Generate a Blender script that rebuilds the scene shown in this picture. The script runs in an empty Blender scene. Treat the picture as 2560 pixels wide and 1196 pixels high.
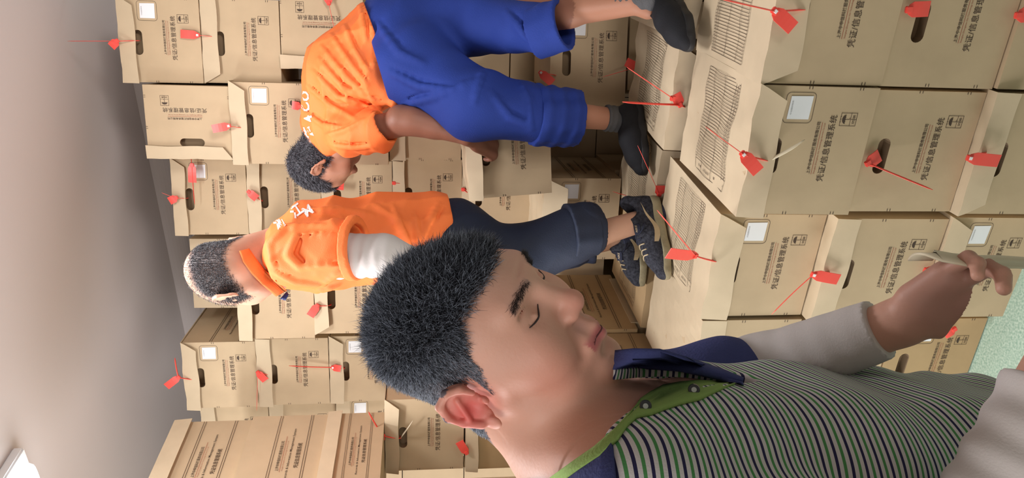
import bpy, bmesh, math, random
import numpy as np
from mathutils import Vector, Matrix, Euler

C = bpy.context.scene.collection
R = math.radians

# ---------------------------------------------------------------- camera, light, exposure
CAM_H, PITCH, FOC = 1.65, R(7.0), 1850.0            # eye height, downward pitch, focal length in pixels
FWD = Vector((0, math.cos(PITCH), -math.sin(PITCH)))
UPV = Vector((0, math.sin(PITCH), math.cos(PITCH)))
RGT = Vector((1, 0, 0))
cam_d = bpy.data.cameras.new('camera'); cam = bpy.data.objects.new('camera', cam_d); C.objects.link(cam)
cam_d.sensor_fit = 'HORIZONTAL'; cam_d.sensor_width = 36.0; cam_d.lens = FOC * 36.0 / 2560.0
cam_d.clip_start = 0.02
m = Matrix.Identity(4)                               # the phone was held upright, the frame lies on its side
for i in range(3):
    m[i][0] = -UPV[i]; m[i][1] = RGT[i]; m[i][2] = -FWD[i]
m[2][3] = CAM_H
cam.matrix_world = m
bpy.context.scene.camera = cam

w = bpy.data.worlds.new('world'); bpy.context.scene.world = w; w.use_nodes = True
wn = w.node_tree.nodes['Background']; wn.inputs[0].default_value = (1.0, 0.86, 0.71, 1); wn.inputs[1].default_value = 0.225

def area(name, loc, target, sx, sy, power, col):
    l = bpy.data.lights.new(name, 'AREA'); l.shape = 'RECTANGLE'; l.size = sx; l.size_y = sy; l.energy = power; l.color = col
    o = bpy.data.objects.new(name, l); C.objects.link(o); o.location = loc
    o.rotation_euler = (Vector(target) - Vector(loc)).to_track_quat('-Z', 'Y').to_euler()
    return o
# added fill on the striped worker, up and behind the left of the viewer
area('near_fill', (-1.15, -.35, 2.1), (-.1, .9, 1.45), .9, .9, 15, (1.0, 0.97, 0.94))
area('ceiling_fill', (1.5, -.9, .9), (.75, 3.2, 2.9), .8, .8, 9, (1.0, .95, .92)).data.spread = R(62)  # added fill aimed up to lift the far ceiling, no real source
area('side_fill', (-3.3, 2.1, 1.1), (0.4, 2.5, 1.35), 1.6, 1.6, 46, (1.0, 0.98, 0.97)).data.spread = R(105)  # added side fill for the stacks and ceiling, no window there

# the ceiling lamp: its tubes stand just outside the picture, upper left; an added fill follows
area('lamp_and_fill', (-1.05, 2.05, 2.86), (-1.0, 2.1, 0), .55, .25, 33, (.98, .98, 1.0))
area('lamp_and_fill', (.15, 1.95, 2.88), (.2, 2.0, 0), .55, .25, 18, (.98, .98, 1.0))  # added overhead fill that brightens the end-wall boxes, no fitting here

vs = bpy.context.scene.view_settings
vs.view_transform = 'Standard'; vs.look = 'None'; vs.gamma = 1.0; vs.exposure = 0.16; vs.use_curve_mapping = False

def P(px, py, Y):
    """world point on the photo's line of sight through (px, py) at world depth Y"""
    d = FWD * FOC + RGT * (598 - py) - UPV * (px - 1280)
    return Vector((0, 0, CAM_H)) + d * (Y / d.y)
def ray(px, py):
    return (FWD * FOC + RGT * (598 - py) - UPV * (px - 1280)).normalized()

# ---------------------------------------------------------------- materials
def mat(name, col, rough=0.7, metal=0.0, noise=0.0, nscale=20, bump=0.0, bscale=120, emit=None, es=1.0, sub=0.0, spec=0.5, sheen=0.0, col2=None):
    m = bpy.data.materials.new(name); m.use_nodes = True; nt = m.node_tree; b = nt.nodes['Principled BSDF']
    b.inputs['Base Color'].default_value = (*col, 1); b.inputs['Roughness'].default_value = rough
    b.inputs['Metallic'].default_value = metal; b.inputs['Specular IOR Level'].default_value = spec
    if sub: b.inputs['Subsurface Weight'].default_value = sub; b.inputs['Subsurface Radius'].default_value = (0.012, 0.005, 0.003); b.inputs['Subsurface Scale'].default_value = 1.0
    if sheen: b.inputs['Sheen Weight'].default_value = sheen
    if emit: b.inputs['Emission Color'].default_value = (*emit, 1); b.inputs['Emission Strength'].default_value = es
    tc = nt.nodes.new('ShaderNodeTexCoord')
    if noise:
        n = nt.nodes.new('ShaderNodeTexNoise'); n.inputs['Scale'].default_value = nscale; n.inputs['Detail'].default_value = 6
        nt.links.new(tc.outputs['Object'], n.inputs['Vector'])
        mx = nt.nodes.new('ShaderNodeMix'); mx.data_type = 'RGBA'
        rp = nt.nodes.new('ShaderNodeValToRGB'); rp.color_ramp.elements[0].position = 0.3; rp.color_ramp.elements[1].position = 0.7
        nt.links.new(n.outputs['Fac'], rp.inputs[0]); nt.links.new(rp.outputs[0], mx.inputs[0])
        c2 = col2 or tuple(c * (1 - noise) for c in col)
        mx.inputs[6].default_value = (*col, 1); mx.inputs[7].default_value = (*c2, 1)
        nt.links.new(mx.outputs[2], b.inputs['Base Color'])
    if bump:
        n2 = nt.nodes.new('ShaderNodeTexNoise'); n2.inputs['Scale'].default_value = bscale; n2.inputs['Detail'].default_value = 4
        nt.links.new(tc.outputs['Object'], n2.inputs['Vector'])
        bp = nt.nodes.new('ShaderNodeBump'); bp.inputs['Strength'].default_value = bump; bp.inputs['Distance'].default_value = 0.004
        nt.links.new(n2.outputs['Fac'], bp.inputs['Height']); nt.links.new(bp.outputs[0], b.inputs['Normal'])
    return m
M = {}
KR = (0.52, 0.395, 0.252)
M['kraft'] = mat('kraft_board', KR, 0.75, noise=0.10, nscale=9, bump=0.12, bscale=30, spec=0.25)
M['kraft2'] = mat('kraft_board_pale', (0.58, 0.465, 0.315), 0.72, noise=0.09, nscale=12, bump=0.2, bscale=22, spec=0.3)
M['kraft3'] = mat('kraft_board_warm_shade', (0.45, 0.31, 0.165), 0.78, noise=0.12, nscale=9, bump=0.12, bscale=30, spec=0.25)  # kraft with shade put into its colour, for the darker boxes
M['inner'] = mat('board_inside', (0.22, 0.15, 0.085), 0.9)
M['ink'] = mat('brown_black_ink', (0.055, 0.032, 0.018), 0.7)
M['redink'] = mat('faded_red_ink', (0.33, 0.09, 0.05), 0.7)
M['sticker'] = mat('white_sticker', (0.78, 0.79, 0.82), 0.45)
M['greyink'] = mat('grey_ink', (0.35, 0.35, 0.37), 0.6)
M['seal'] = mat('red_plastic', (0.86, 0.085, 0.065), 0.38, sub=0.15)
M['sealwhite'] = mat('white_plastic', (0.85, 0.8, 0.8), 0.35)
M['cream'] = mat('cream_plastic', (0.66, 0.58, 0.42), 0.5)
M['plaster'] = mat('ceiling_paint', (0.64, 0.585, 0.58), 0.9, noise=0.04, nscale=1.2, bump=0.05, bscale=6)
M['wall'] = mat('wall_paint', (0.66, 0.64, 0.66), 0.9, noise=0.05, nscale=2)
M['floor'] = mat('green_speckled_floor', (0.22, 0.36, 0.28), 0.35, noise=0.55, nscale=160, col2=(0.5, 0.62, 0.52))
M['lampwhite'] = mat('white_lamp_housing', (0.8, 0.82, 0.85), 0.5)
M['tube'] = mat('glowing_tube', (0.9, 0.95, 1.0), 0.4, emit=(0.9, 0.96, 1.0), es=5.0)

# ---------------------------------------------------------------- helpers
def link(o, parent=None):
    C.objects.link(o)
    if parent: o.parent = parent
    return o
def obj(name, verts, faces, mt, parent=None, smooth=False, mi=None):
    me = bpy.data.meshes.new(name); me.from_pydata([tuple(v) for v in verts], [], [tuple(f) for f in faces])
    for q in (mt if isinstance(mt, (list, tuple)) else [mt]): me.materials.append(q)
    if mi is not None: me.polygons.foreach_set('material_index', mi)
    if smooth: me.polygons.foreach_set('use_smooth', [True] * len(me.polygons))
    me.update()
    return link(bpy.data.objects.new(name, me), parent)
def bobj(name, bm, mt, parent=None, smooth=False):
    me = bpy.data.meshes.new(name); bm.to_mesh(me); bm.free()
    for q in (mt if isinstance(mt, (list, tuple)) else [mt]): me.materials.append(q)
    if smooth: me.polygons.foreach_set('use_smooth', [True] * len(me.polygons))
    return link(bpy.data.objects.new(name, me), parent)
def thing(name, label, cat, loc=(0, 0, 0), rot=(0, 0, 0), group=None):
    o = bpy.data.objects.new(name, None); C.objects.link(o); o.empty_display_size = 0.05
    o.location = loc; o.rotation_euler = rot; o['label'] = label; o['category'] = cat
    if group: o['group'] = group
    return o
def box_bm(bm, x0, x1, y0, y1, z0, z1, bev=0.0):
    vs_ = [bm.verts.new((x, y, z)) for x in (x0, x1) for y in (y0, y1) for z in (z0, z1)]
    fs = [(0, 1, 3, 2), (4, 6, 7, 5), (0, 4, 5, 1), (2, 3, 7, 6), (0, 2, 6, 4), (1, 5, 7, 3)]
    new = [bm.faces.new([vs_[i] for i in f]) for f in fs]
    if bev:
        es = list({e for f in new for e in f.edges})
        bmesh.ops.bevel(bm, geom=es, offset=bev, segments=2, affect='EDGES')
    return new
def struct(name, bm, mt):
    o = bobj(name, bm, mt); o['kind'] = 'structure'; return o
def sweep(pts, prof, closed=False, scales=None, up=Vector((0, 0, 1))):
    """sweep a small closed profile [(a, b)] along points; returns verts, faces"""
    pts = [Vector(p) for p in pts]; n = len(pts); V = []; F = []; k = len(prof); side = None
    for i, p in enumerate(pts):
        t = (pts[min(i + 1, n - 1)] - pts[max(i - 1, 0)]).normalized()
        if side is None:
            side = t.cross(up)
            if side.length < 1e-3: side = t.cross(Vector((0, 1, 0)))
        side = (side - t * side.dot(t)).normalized()
        nn = side.cross(t).normalized(); s = scales[i] if scales else 1.0
        for a, b in prof: V.append(p + side * a * s + nn * b * s)
    for i in range(n - 1):
        for j in range(k):
            F.append((i * k + j, i * k + (j + 1) % k, (i + 1) * k + (j + 1) % k, (i + 1) * k + j))
    F.append(tuple(range(k))[::-1]); F.append(tuple((n - 1) * k + j for j in range(k)))
    return V, F
def ring(r, n=10, e=1.0): return [(r * math.cos(2 * math.pi * i / n), r * e * math.sin(2 * math.pi * i / n)) for i in range(n)]
def bez(p0, p1, p2, n=10):
    p0, p1, p2 = Vector(p0), Vector(p1), Vector(p2)
    return [p0 * (1 - t) ** 2 + p1 * 2 * t * (1 - t) + p2 * t * t for t in [i / n for i in range(n + 1)]]

# ---------------------------------------------------------------- the room
bm = bmesh.new(); box_bm(bm, -2.6, 2.2, -0.8, 4.75, -0.06, 0.0); struct('floor', bm, M['floor'])
CZ = 2.97
bm = bmesh.new(); box_bm(bm, -4.0, 3.4, -0.6, 6.2, CZ, CZ + 0.08); struct('ceiling', bm, M['plaster'])
wy = R(31)                                            # the end wall runs away to the left
def wallpt(u, v, zz): # u along the wall, v away from it
    return Vector((0.55, 3.72, 0)) + Vector((math.cos(wy), -math.sin(wy), 0)) * u + Vector((math.sin(wy), math.cos(wy), 0)) * v + Vector((0, 0, zz))
bm = bmesh.new(); fs = box_bm(bm, -3.2, 1.9, 0.10, 0.22, -0.06, CZ)
for v in bm.verts: v.co = wallpt(*v.co)
struct('wall_back', bm, M['wall'])
# rounded cornice where the ceiling turns down to the end wall
prof = [(0.10, CZ - 0.10), (0.085, CZ - 0.098)] + [(0.08 - 0.09 * math.sin(a), CZ - 0.09 + 0.09 * (1 - math.cos(a))) for a in [R(q) for q in range(10, 91, 10)]] + [(0.10, CZ)]
V = []; F = []
for u in (-3.2, 1.9):
    for v, z in prof: V.append(wallpt(u, v, z))
k = len(prof)
for j in range(k): F.append((j, (j + 1) % k, k + (j + 1) % k, k + j))
F += [tuple(range(k)), tuple(range(2 * k - 1, k - 1, -1))]
o = obj('trim_1', V, F, M['plaster']); o['kind'] = 'structure'

# fluorescent fitting on the ceiling, its end just inside the picture
t = thing('ceiling_lamp', 'white ceiling lamp with curved glowing tubes at the picture corner', 'lamp', (-.80, 2.58, CZ))
bm = bmesh.new(); box_bm(bm, -.26, .10, -.30, .07, -.035, 0, .006); bobj('housing', bm, M['lampwhite'], t)
for i in range(3):
    pts = [Vector((-.22, -.24 + .10 * i, -.075))] + [Vector((.045 + .045 * math.sin(a), -.215 + .10 * i - .025 * math.cos(a), -.075)) for a in [R(q) for q in range(0, 181, 20)]] + [Vector((-.22, -.19 + .10 * i, -.075))]
    V, F = sweep(pts, ring(.011, 10)); obj('tube', V, F, M['tube'], t, True)
    bm = bmesh.new(); box_bm(bm, -.25, -.20, -.25 + .10 * i, -.18 + .10 * i, -.095, -.03, .004); bobj('tube_socket', bm, M['lampwhite'], t)
t.rotation_euler = (0, 0, R(-30))
# ---------------------------------------------------------------- print on the boxes (text turned into flat meshes once, shared by all boxes)
def text_mesh(body, size, bold=0.0, shear=0.0, sx=1.0):
    cu = bpy.data.curves.new('t', 'FONT'); cu.body = body; cu.size = size; cu.align_x = 'CENTER'; cu.align_y = 'CENTER'
    cu.resolution_u = 2; cu.offset = bold; cu.shear = shear; cu.space_character = sx
    o = bpy.data.objects.new('t', cu); C.objects.link(o)
    dg = bpy.context.evaluated_depsgraph_get(); dg.update()
    me = o.evaluated_get(dg).to_mesh()
    v = [tuple(q.co) for q in me.vertices]; f = [tuple(p.vertices) for p in me.polygons]
    bpy.data.objects.remove(o); bpy.data.curves.remove(cu)
    return v, f
class Print:
    def __init__(s): s.v = []; s.f = []; s.m = []
    def add(s, v, f, mi, fit=None, at=(0, 0)):
        xs = [q[0] for q in v]; ys = [q[1] for q in v]
        if not xs: return
        cx, cy = (min(xs) + max(xs)) / 2, (min(ys) + max(ys)) / 2
        sx, sy = 1, 1
        if fit: sx = fit[0] / (max(xs) - min(xs)); sy = fit[1] / (max(ys) - min(ys)) if fit[1] else sx
        b = len(s.v)
        s.v += [((q[0] - cx) * sx + at[0], (q[1] - cy) * sy + at[1]) for q in v]
        s.f += [tuple(i + b for i in p) for p in f]; s.m += [mi] * len(f)
    def raw(s, pts, mi):
        b = len(s.v); s.v += list(pts); s.f.append(tuple(range(b, b + len(pts)))); s.m.append(mi)
    def rect(s, x0, x1, z0, z1, mi): s.raw([(x0, z0), (x1, z0), (x1, z1), (x0, z1)], mi)
    def frame(s, x0, x1, z0, z1, t, mi, rad=0.0):
        def loop(d):
            r = max(rad - d, 0.0)
            if rad == 0: return [(x0 + d, z0 + d), (x1 - d, z0 + d), (x1 - d, z1 - d), (x0 + d, z1 - d)]
            o = []
            for cx, cz, a0 in ((x1 - rad, z0 + rad, -90), (x1 - rad, z1 - rad, 0), (x0 + rad, z1 - rad, 90), (x0 + rad, z0 + rad, 180)):
                for q in range(5): a = R(a0 + q * 22.5); o.append((cx + r * math.cos(a), cz + r * math.sin(a)))
            return o
        A, B = loop(0), loop(t); n = len(A)
        for i in range(n): s.raw([A[i], A[(i + 1) % n], B[(i + 1) % n], B[i]], mi)
    def mesh(s, name, mats, fn):
        me = bpy.data.meshes.new(name); me.from_pydata([tuple(fn(x, y)) for x, y in s.v], [], s.f)
        for q in mats: me.materials.append(q)
        me.polygons.foreach_set('material_index', s.m); me.update(); return me
T_BIG = text_mesh('凭证/信息管理系统', 1, 0.004, sx=1.06)
T_CO = text_mesh('上海中申信科技服务有限公司', 1, 0.012)
T_EN = text_mesh('Shanghai Zhongshen Xin Technology Service Co.,Ltd', 1)
T_REC = text_mesh('Records & Information Management System', 1, 0.012)
T_BIG2 = text_mesh('凭证信息管理系统', 1, 0.01)
T_DAMP = text_mesh('防潮', 1)
T_SCAN = text_mesh('中信国际物流', 1)
def umbrella(p, x0, x1, z0, z1):
    p.frame(x0, x1, z0, z1, 0.0011, 0); wx = x0 + (x1 - x0) * 1.0
    zs = z0 + (z1 - z0) * 0.36; p.rect(x0, x1, zs, zs + 0.001, 0); xm = (x0 + x1) / 2
    p.rect(xm - 0.0005, xm + 0.0005, z0, zs, 0)
    p.add(*T_DAMP, 0, fit=((x1 - x0) * 0.62, 0.0065), at=(xm, z0 + (zs - z0) / 2))
    cz = zs + (z1 - zs) * 0.48; r = (x1 - x0) * 0.34
    arc = [(xm + r * math.cos(R(a)), cz + r * 0.85 * math.sin(R(a))) for a in range(0, 181, 15)]
    sc = [(xm - r + 2 * r * i / 8, cz + (0.0012 if i % 2 else 0)) for i in range(1, 8)]
    p.raw(arc + sc, 0)
    p.rect(xm - 0.0006, xm + 0.0006, zs + 0.003, cz, 0); p.rect(xm, xm + 0.004, zs + 0.002, zs + 0.0032, 0)
    for i in range(-1, 2): p.rect(xm + i * r * 0.6, xm + i * r * 0.6 + 0.0008, cz + r * 1.0, cz + r * 1.0 + 0.004, 0)
def front_print(qr):
    p = Print(); X = lambda f: (f - 0.5) * 0.31; Z = lambda f: (1 - f) * 0.29
    p.add(*T_BIG, 0, fit=(0.160, 0.0185), at=(X(0.53), Z(0.66)))
    p.add(*T_CO, 0, fit=(0.125, 0.0095), at=(X(0.535), Z(0.545)))
    p.rect(X(0.33), X(0.735), Z(0.577), Z(0.573), 1)
    p.add(*T_EN, 1, fit=(0.122, 0.0052), at=(X(0.53), Z(0.598)))
    umbrella(p, X(0.71), X(0.81), Z(0.86), Z(0.72))
    for s in (0, 1):
        for zf in (0.43, 0.86):
            for d in (0, 0.0075):
                x0 = X(0) if s == 0 else X(1) - 0.007
                p.rect(x0, x0 + 0.007, Z(zf) + d, Z(zf) + d + 0.0017, 0)
    if qr: p.frame(X(0.725), X(0.955), Z(0.475), Z(0.225), 0.0011, 0, 0.011)
    return p.mesh('printed_lettering', [M['ink'], M['redink']], lambda x, z: (x, 0, z))
PR_QR, PR_PL = front_print(True), front_print(False)
def sticker_mesh():
    p = Print(); X = lambda f: (f - 0.5) * 0.31; Z = lambda f: (1 - f) * 0.29
    p.raw([(X(0.755), Z(0.445)), (X(0.928), Z(0.45)), (X(0.925), Z(0.265)), (X(0.755), Z(0.26))], 0)
    b = Print(); b.add(*T_SCAN, 1, fit=(0.032, 0.0042), at=(X(0.84), Z(0.285)))
    me = bpy.data.meshes.new('sticker')
    v = [(x, 0, z) for x, z in p.v] + [(x, -0.0006, z) for x, z in b.v]
    me.from_pydata(v, [], p.f + [tuple(i + 4 for i in f) for f in b.f])
    me.materials.append(M['sticker']); me.materials.append(M['greyink']); me.polygons.foreach_set('material_index', p.m + b.m); return me
ST = sticker_mesh()
def side_print():
    p = Print()
    for zf in (0.40, 0.80):
        for d in (0, 0.008): p.rect(-0.205, 0.205, (1 - zf) * 0.29 - 0.0 + d, (1 - zf) * 0.29 + d + 0.0018, 0)
    Z = lambda f: (1 - f) * 0.29
    p.add(*T_CO, 0, fit=(0.150, 0.0125), at=(-0.01, Z(0.475)))
    p.rect(-0.09, 0.09, Z(0.515), Z(0.510), 1)
    p.add(*T_EN, 1, fit=(0.15, 0.006), at=(-0.01, Z(0.54)))
    p.add(*T_REC, 0, fit=(0.26, 0.011), at=(-0.0, Z(0.60)))
    p.add(*T_BIG2, 0, fit=(0.125, 0.017), at=(-0.01, Z(0.695)))
    return p.mesh('printed_lettering', [M['ink'], M['redink']], lambda x, z: (0, x, z))
PR_SD = side_print()
def table_print(flip):
    p = Print(); x0, x1, y0, y1 = -0.137, 0.137, 0.10, 0.30; t = 0.0014; n = 31
    hx = 0.028; cols = [0, 0.12, 0.42, 0.78, 1.0]
    for i in range(n + 1):
        x = x0 + hx + (x1 - x0 - hx) * i / n; p.rect(x, x + t * 0.85, y0, y1, 0)
    for c in cols: y = y0 + (y1 - y0) * c; p.rect(x0, x1, y, y + t, 0)
    p.rect(x0, x0 + t, y0, y1, 0)
    for i in range(n):
        v, f = text_mesh(str(i + 1), 1); x = x0 + hx + (x1 - x0 - hx) * (i + .5) / n
        v = [(-q[1], q[0]) for q in v]; h = 0.0045
        xs = [q[1] for q in v]; p.add(v, f, 0, fit=(h, 0.003 if i < 9 else 0.0075), at=(x, y0 + (y1 - y0) * 0.06))
    for j, s in enumerate(('序号', '日期范围', '档案名称', '备注')):
        v, f = text_mesh(s, 1); v = [(-q[1], q[0]) for q in v]; c0, c1 = cols[j], cols[j + 1]
        p.add(v, f, 0, fit=(0.007, (c1 - c0) * 0.19 * 0.6), at=(x0 + hx * 0.5, y0 + 0.19 * (c0 + c1) / 2))
    s = -1 if flip else 1
    return p
TP = table_print(False)

# ---------------------------------------------------------------- archive boxes
rng = random.Random(7)
def carton_mesh(W, H, D, handle=True, open_top=False, bulge=0.0):
    bm = bmesh.new(); x, z = W / 2, H
    def vv(*c): return bm.verts.new(c)
    nb = 6
    # front panel with an oval hand slot cut through it
    fr = [vv(-x, 0, 0), vv(x, 0, 0), vv(x, 0, z), vv(-x, 0, z)]
    fe = [bm.edges.new((fr[i], fr[(i + 1) % 4])) for i in range(4)]
    if handle:
        cx, cz, hl, r = -0.03 * W, z - 0.212 * H, 0.030, 0.0155
        lp = []
        for s, a0 in ((1, -90), (-1, 90)):
            for q in range(9):
                a = R(a0 + q * 22.5); lp.append(vv(cx + s * hl + r * math.cos(a), 0, cz + r * math.sin(a)))
        le = [bm.edges.new((lp[i], lp[(i + 1) % len(lp)])) for i in range(len(lp))]
        bmesh.ops.triangle_fill(bm, use_beauty=True, edges=fe + le)
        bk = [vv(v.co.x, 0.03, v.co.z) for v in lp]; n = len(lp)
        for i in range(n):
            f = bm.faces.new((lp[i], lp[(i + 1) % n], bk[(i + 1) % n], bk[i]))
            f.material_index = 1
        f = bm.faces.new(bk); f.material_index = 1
    else: bm.faces.new(fr)
    b = [vv(-x, D, 0), vv(x, D, 0), vv(x, D, z), vv(-x, D, z)]
    bm.faces.new((b[1], b[0], b[3], b[2])); bm.faces.new((fr[1], b[1], b[2], fr[2])); bm.faces.new((b[0], fr[0], fr[3], b[3]))
    bm.faces.new((fr[0], b[0], b[1], fr[1]))
    if not open_top: bm.faces.new((fr[3], fr[2], b[2], b[3]))
    else:
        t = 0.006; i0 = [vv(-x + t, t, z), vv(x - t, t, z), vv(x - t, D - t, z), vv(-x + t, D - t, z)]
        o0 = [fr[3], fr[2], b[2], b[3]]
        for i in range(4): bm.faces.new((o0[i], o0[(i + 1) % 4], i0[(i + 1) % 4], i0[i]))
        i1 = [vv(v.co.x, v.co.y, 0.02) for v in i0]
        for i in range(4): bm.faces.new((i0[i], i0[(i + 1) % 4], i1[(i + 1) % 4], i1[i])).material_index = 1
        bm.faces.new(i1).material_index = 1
    bmesh.ops.recalc_face_normals(bm, faces=bm.faces)
    return bm
def lid_mesh(W, H, D, ch='r', fh=0.062, flare=0.006, side=0.0, crumple=0.002, back=0.0, seed=0):
    """tuck lid: a slightly buckled top sheet that turns down in a front flap with cut corners"""
    g = random.Random(seed); bm = bmesh.new(); W2 = W / 2 + 0.004; y0 = -0.006; nx, ny, nf = 12, 12, 4
    ph = [g.uniform(0, 6.28) for _ in range(6)]
    def bump(u, v): return crumple * (math.sin(3.1 * u + ph[0] + 2 * v) + 0.8 * math.sin(5.3 * v + ph[1] - 2.4 * u) + 0.6 * math.sin(7.7 * u + 6.1 * v + ph[2]))
    rows = []
    for j in range(ny + 1):
        v = j / ny; row = []
        for i in range(nx + 1):
            u = i / nx; edge = min(1, 5 * min(u, 1 - u) + 0.15)
            row.append(bm.verts.new((-W2 + 2 * W2 * u, y0 + (D + 0.004 - y0) * v, H + 0.004 + bump(u * 3, v * 3) * edge - 0.001)))
        rows.append(row)
    for j in range(ny):
        for i in range(nx): bm.faces.new((rows[j][i], rows[j][i + 1], rows[j + 1][i + 1], rows[j + 1][i]))
    prev = rows[0]
    for k in range(1, nf + 1):
        t = k / nf; row = []
        cl = 0.036 * t if 'l' in ch else 0.0; cr = 0.036 * t if 'r' in ch else 0.0
        for i in range(nx + 1):
            u = i / nx; xx = -W2 + cl + (2 * W2 - cl - cr) * u
            row.append(bm.verts.new((xx, y0 - flare * t - 0.0025 * math.sin(6 * u + ph[3]) * t * (crumple / 0.002), H + 0.003 - fh * t + 0.002 * math.sin(9 * u + ph[4]) * t + bump(u * 3, 0) * (1 - t) * 0.6)))
        for i in range(nx): bm.faces.new((row[i], row[i + 1], prev[i + 1], prev[i]))
        prev = row
    if side:
        for s in (-1, 1):
            col = [rows[j][0 if s < 0 else nx] for j in range(ny + 1)]
            low = [bm.verts.new((s * (W2 + 0.005), c.co.y, c.co.z - side)) for c in col]
            for j in range(ny):
                a = (col[j], col[j + 1], low[j + 1], low[j]); bm.faces.new(a if s > 0 else a[::-1])
    bmesh.ops.recalc_face_normals(bm, faces=bm.faces)
    return bm
BOXES = {}
NB = 0
def archive_box(key, x, y, yaw, z, label, W=0.31, H=0.285, D=0.42, qr=True, lid='r', fh=0.062, flare=0.006, side=0.0, crumple=0.0014, table=0, sides='', rot=None, group='cardboard archive boxes', mt='kraft', lm='kraft2', prints=True, open_top=False, handle=True, tx=0, ty=0):
    global NB; NB += 1
    e = Euler(rot) if rot else Euler((R(tx), R(ty), R(-yaw)))
    t = thing('archive_box', label, 'box', (x, y, z), e, group)
    bm = carton_mesh(W, H, D, handle, open_top)
    for v in bm.verts:                                       # slight crush of used board
        if abs(v.co.x) > W * 0.49: v.co.x += rng.uniform(-0.0015, 0.0015)
    o = bobj('carton', bm, [M[mt], M['inner']], t)
    if lid:
        l = bobj('lid', lid_mesh(W, H, D, lid, fh, flare, side, crumple, seed=NB), M[lm], t)
        sm = l.modifiers.new('thickness', 'SOLIDIFY'); sm.thickness = 0.003; sm.offset = 1; es_ = l.modifiers.new('crease', 'EDGE_SPLIT'); es_.split_angle = R(32); l.data.polygons.foreach_set('use_smooth', [True] * len(l.data.polygons))
        if table:
            s = -1 if table == 2 else 1
            g = random.Random(NB)
            ph = [g.uniform(0, 6.28) for _ in range(6)]
            W2 = W / 2 + 0.004
            def fn(a, b):
                X_, Y_ = (a * W / 0.31, b) if s > 0 else (-a * W / 0.31, 0.41 - b)
                u = (X_ + W2) / (2 * W2); v = (Y_ + 0.006) / (D + 0.010); U, V_ = u * 3, v * 3
                z_ = crumple * (math.sin(3.1 * U + ph[0] + 2 * V_) + 0.8 * math.sin(5.3 * V_ + ph[1] - 2.4 * U) + 0.6 * math.sin(7.7 * U + 6.1 * V_ + ph[2]))
                return (X_, Y_, H + 0.0078 + z_ + 0.0006)
            # cut long rules into short pieces so that they follow the buckled lid
            q = Print()
            for f, mi in zip(TP.f, TP.m):
                pts = [TP.v[i] for i in f]; xs = [a[0] for a in pts]; ys = [a[1] for a in pts]
                if len(pts) == 4 and max(max(xs) - min(xs), max(ys) - min(ys)) > 0.05:
                    n = 14; ax = (max(xs) - min(xs)) > (max(ys) - min(ys))
                    for i in range(n):
                        a0, a1 = i / n, (i + 1) / n
                        if ax: q.rect(min(xs) + (max(xs) - min(xs)) * a0, min(xs) + (max(xs) - min(xs)) * a1, min(ys), max(ys), mi)
                        else: q.rect(min(xs), max(xs), min(ys) + (max(ys) - min(ys)) * a0, min(ys) + (max(ys) - min(ys)) * a1, mi)
                else: q.raw(pts, mi)
            tb = bpy.data.objects.new('printed_table', q.mesh('printed_table', [M['ink']], fn)); link(tb, t)
    if prints:
        p = bpy.data.objects.new('printed_lettering', PR_QR if qr else PR_PL); link(p, t); p.location = (0, -0.0007, 0); p.scale = (W / 0.31, 1, H / 0.29)
        if qr: s_ = bpy.data.objects.new('sticker', ST); link(s_, t); s_.location = (0, -0.0012, 0); s_.scale = p.scale; s_['label'] = 'white paper sticker'
    for s in sides:
        p = bpy.data.objects.new('side_lettering', PR_SD); link(p, t); p.scale = (1, D / 0.42 * (1 if s == 'r' else -1), H / 0.29)
        p.location = ((W / 2 + 0.0022) * (1 if s == 'r' else -1), D / 2, 0)
    BOXES[key] = (t, W, H, D)
    return t

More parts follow.
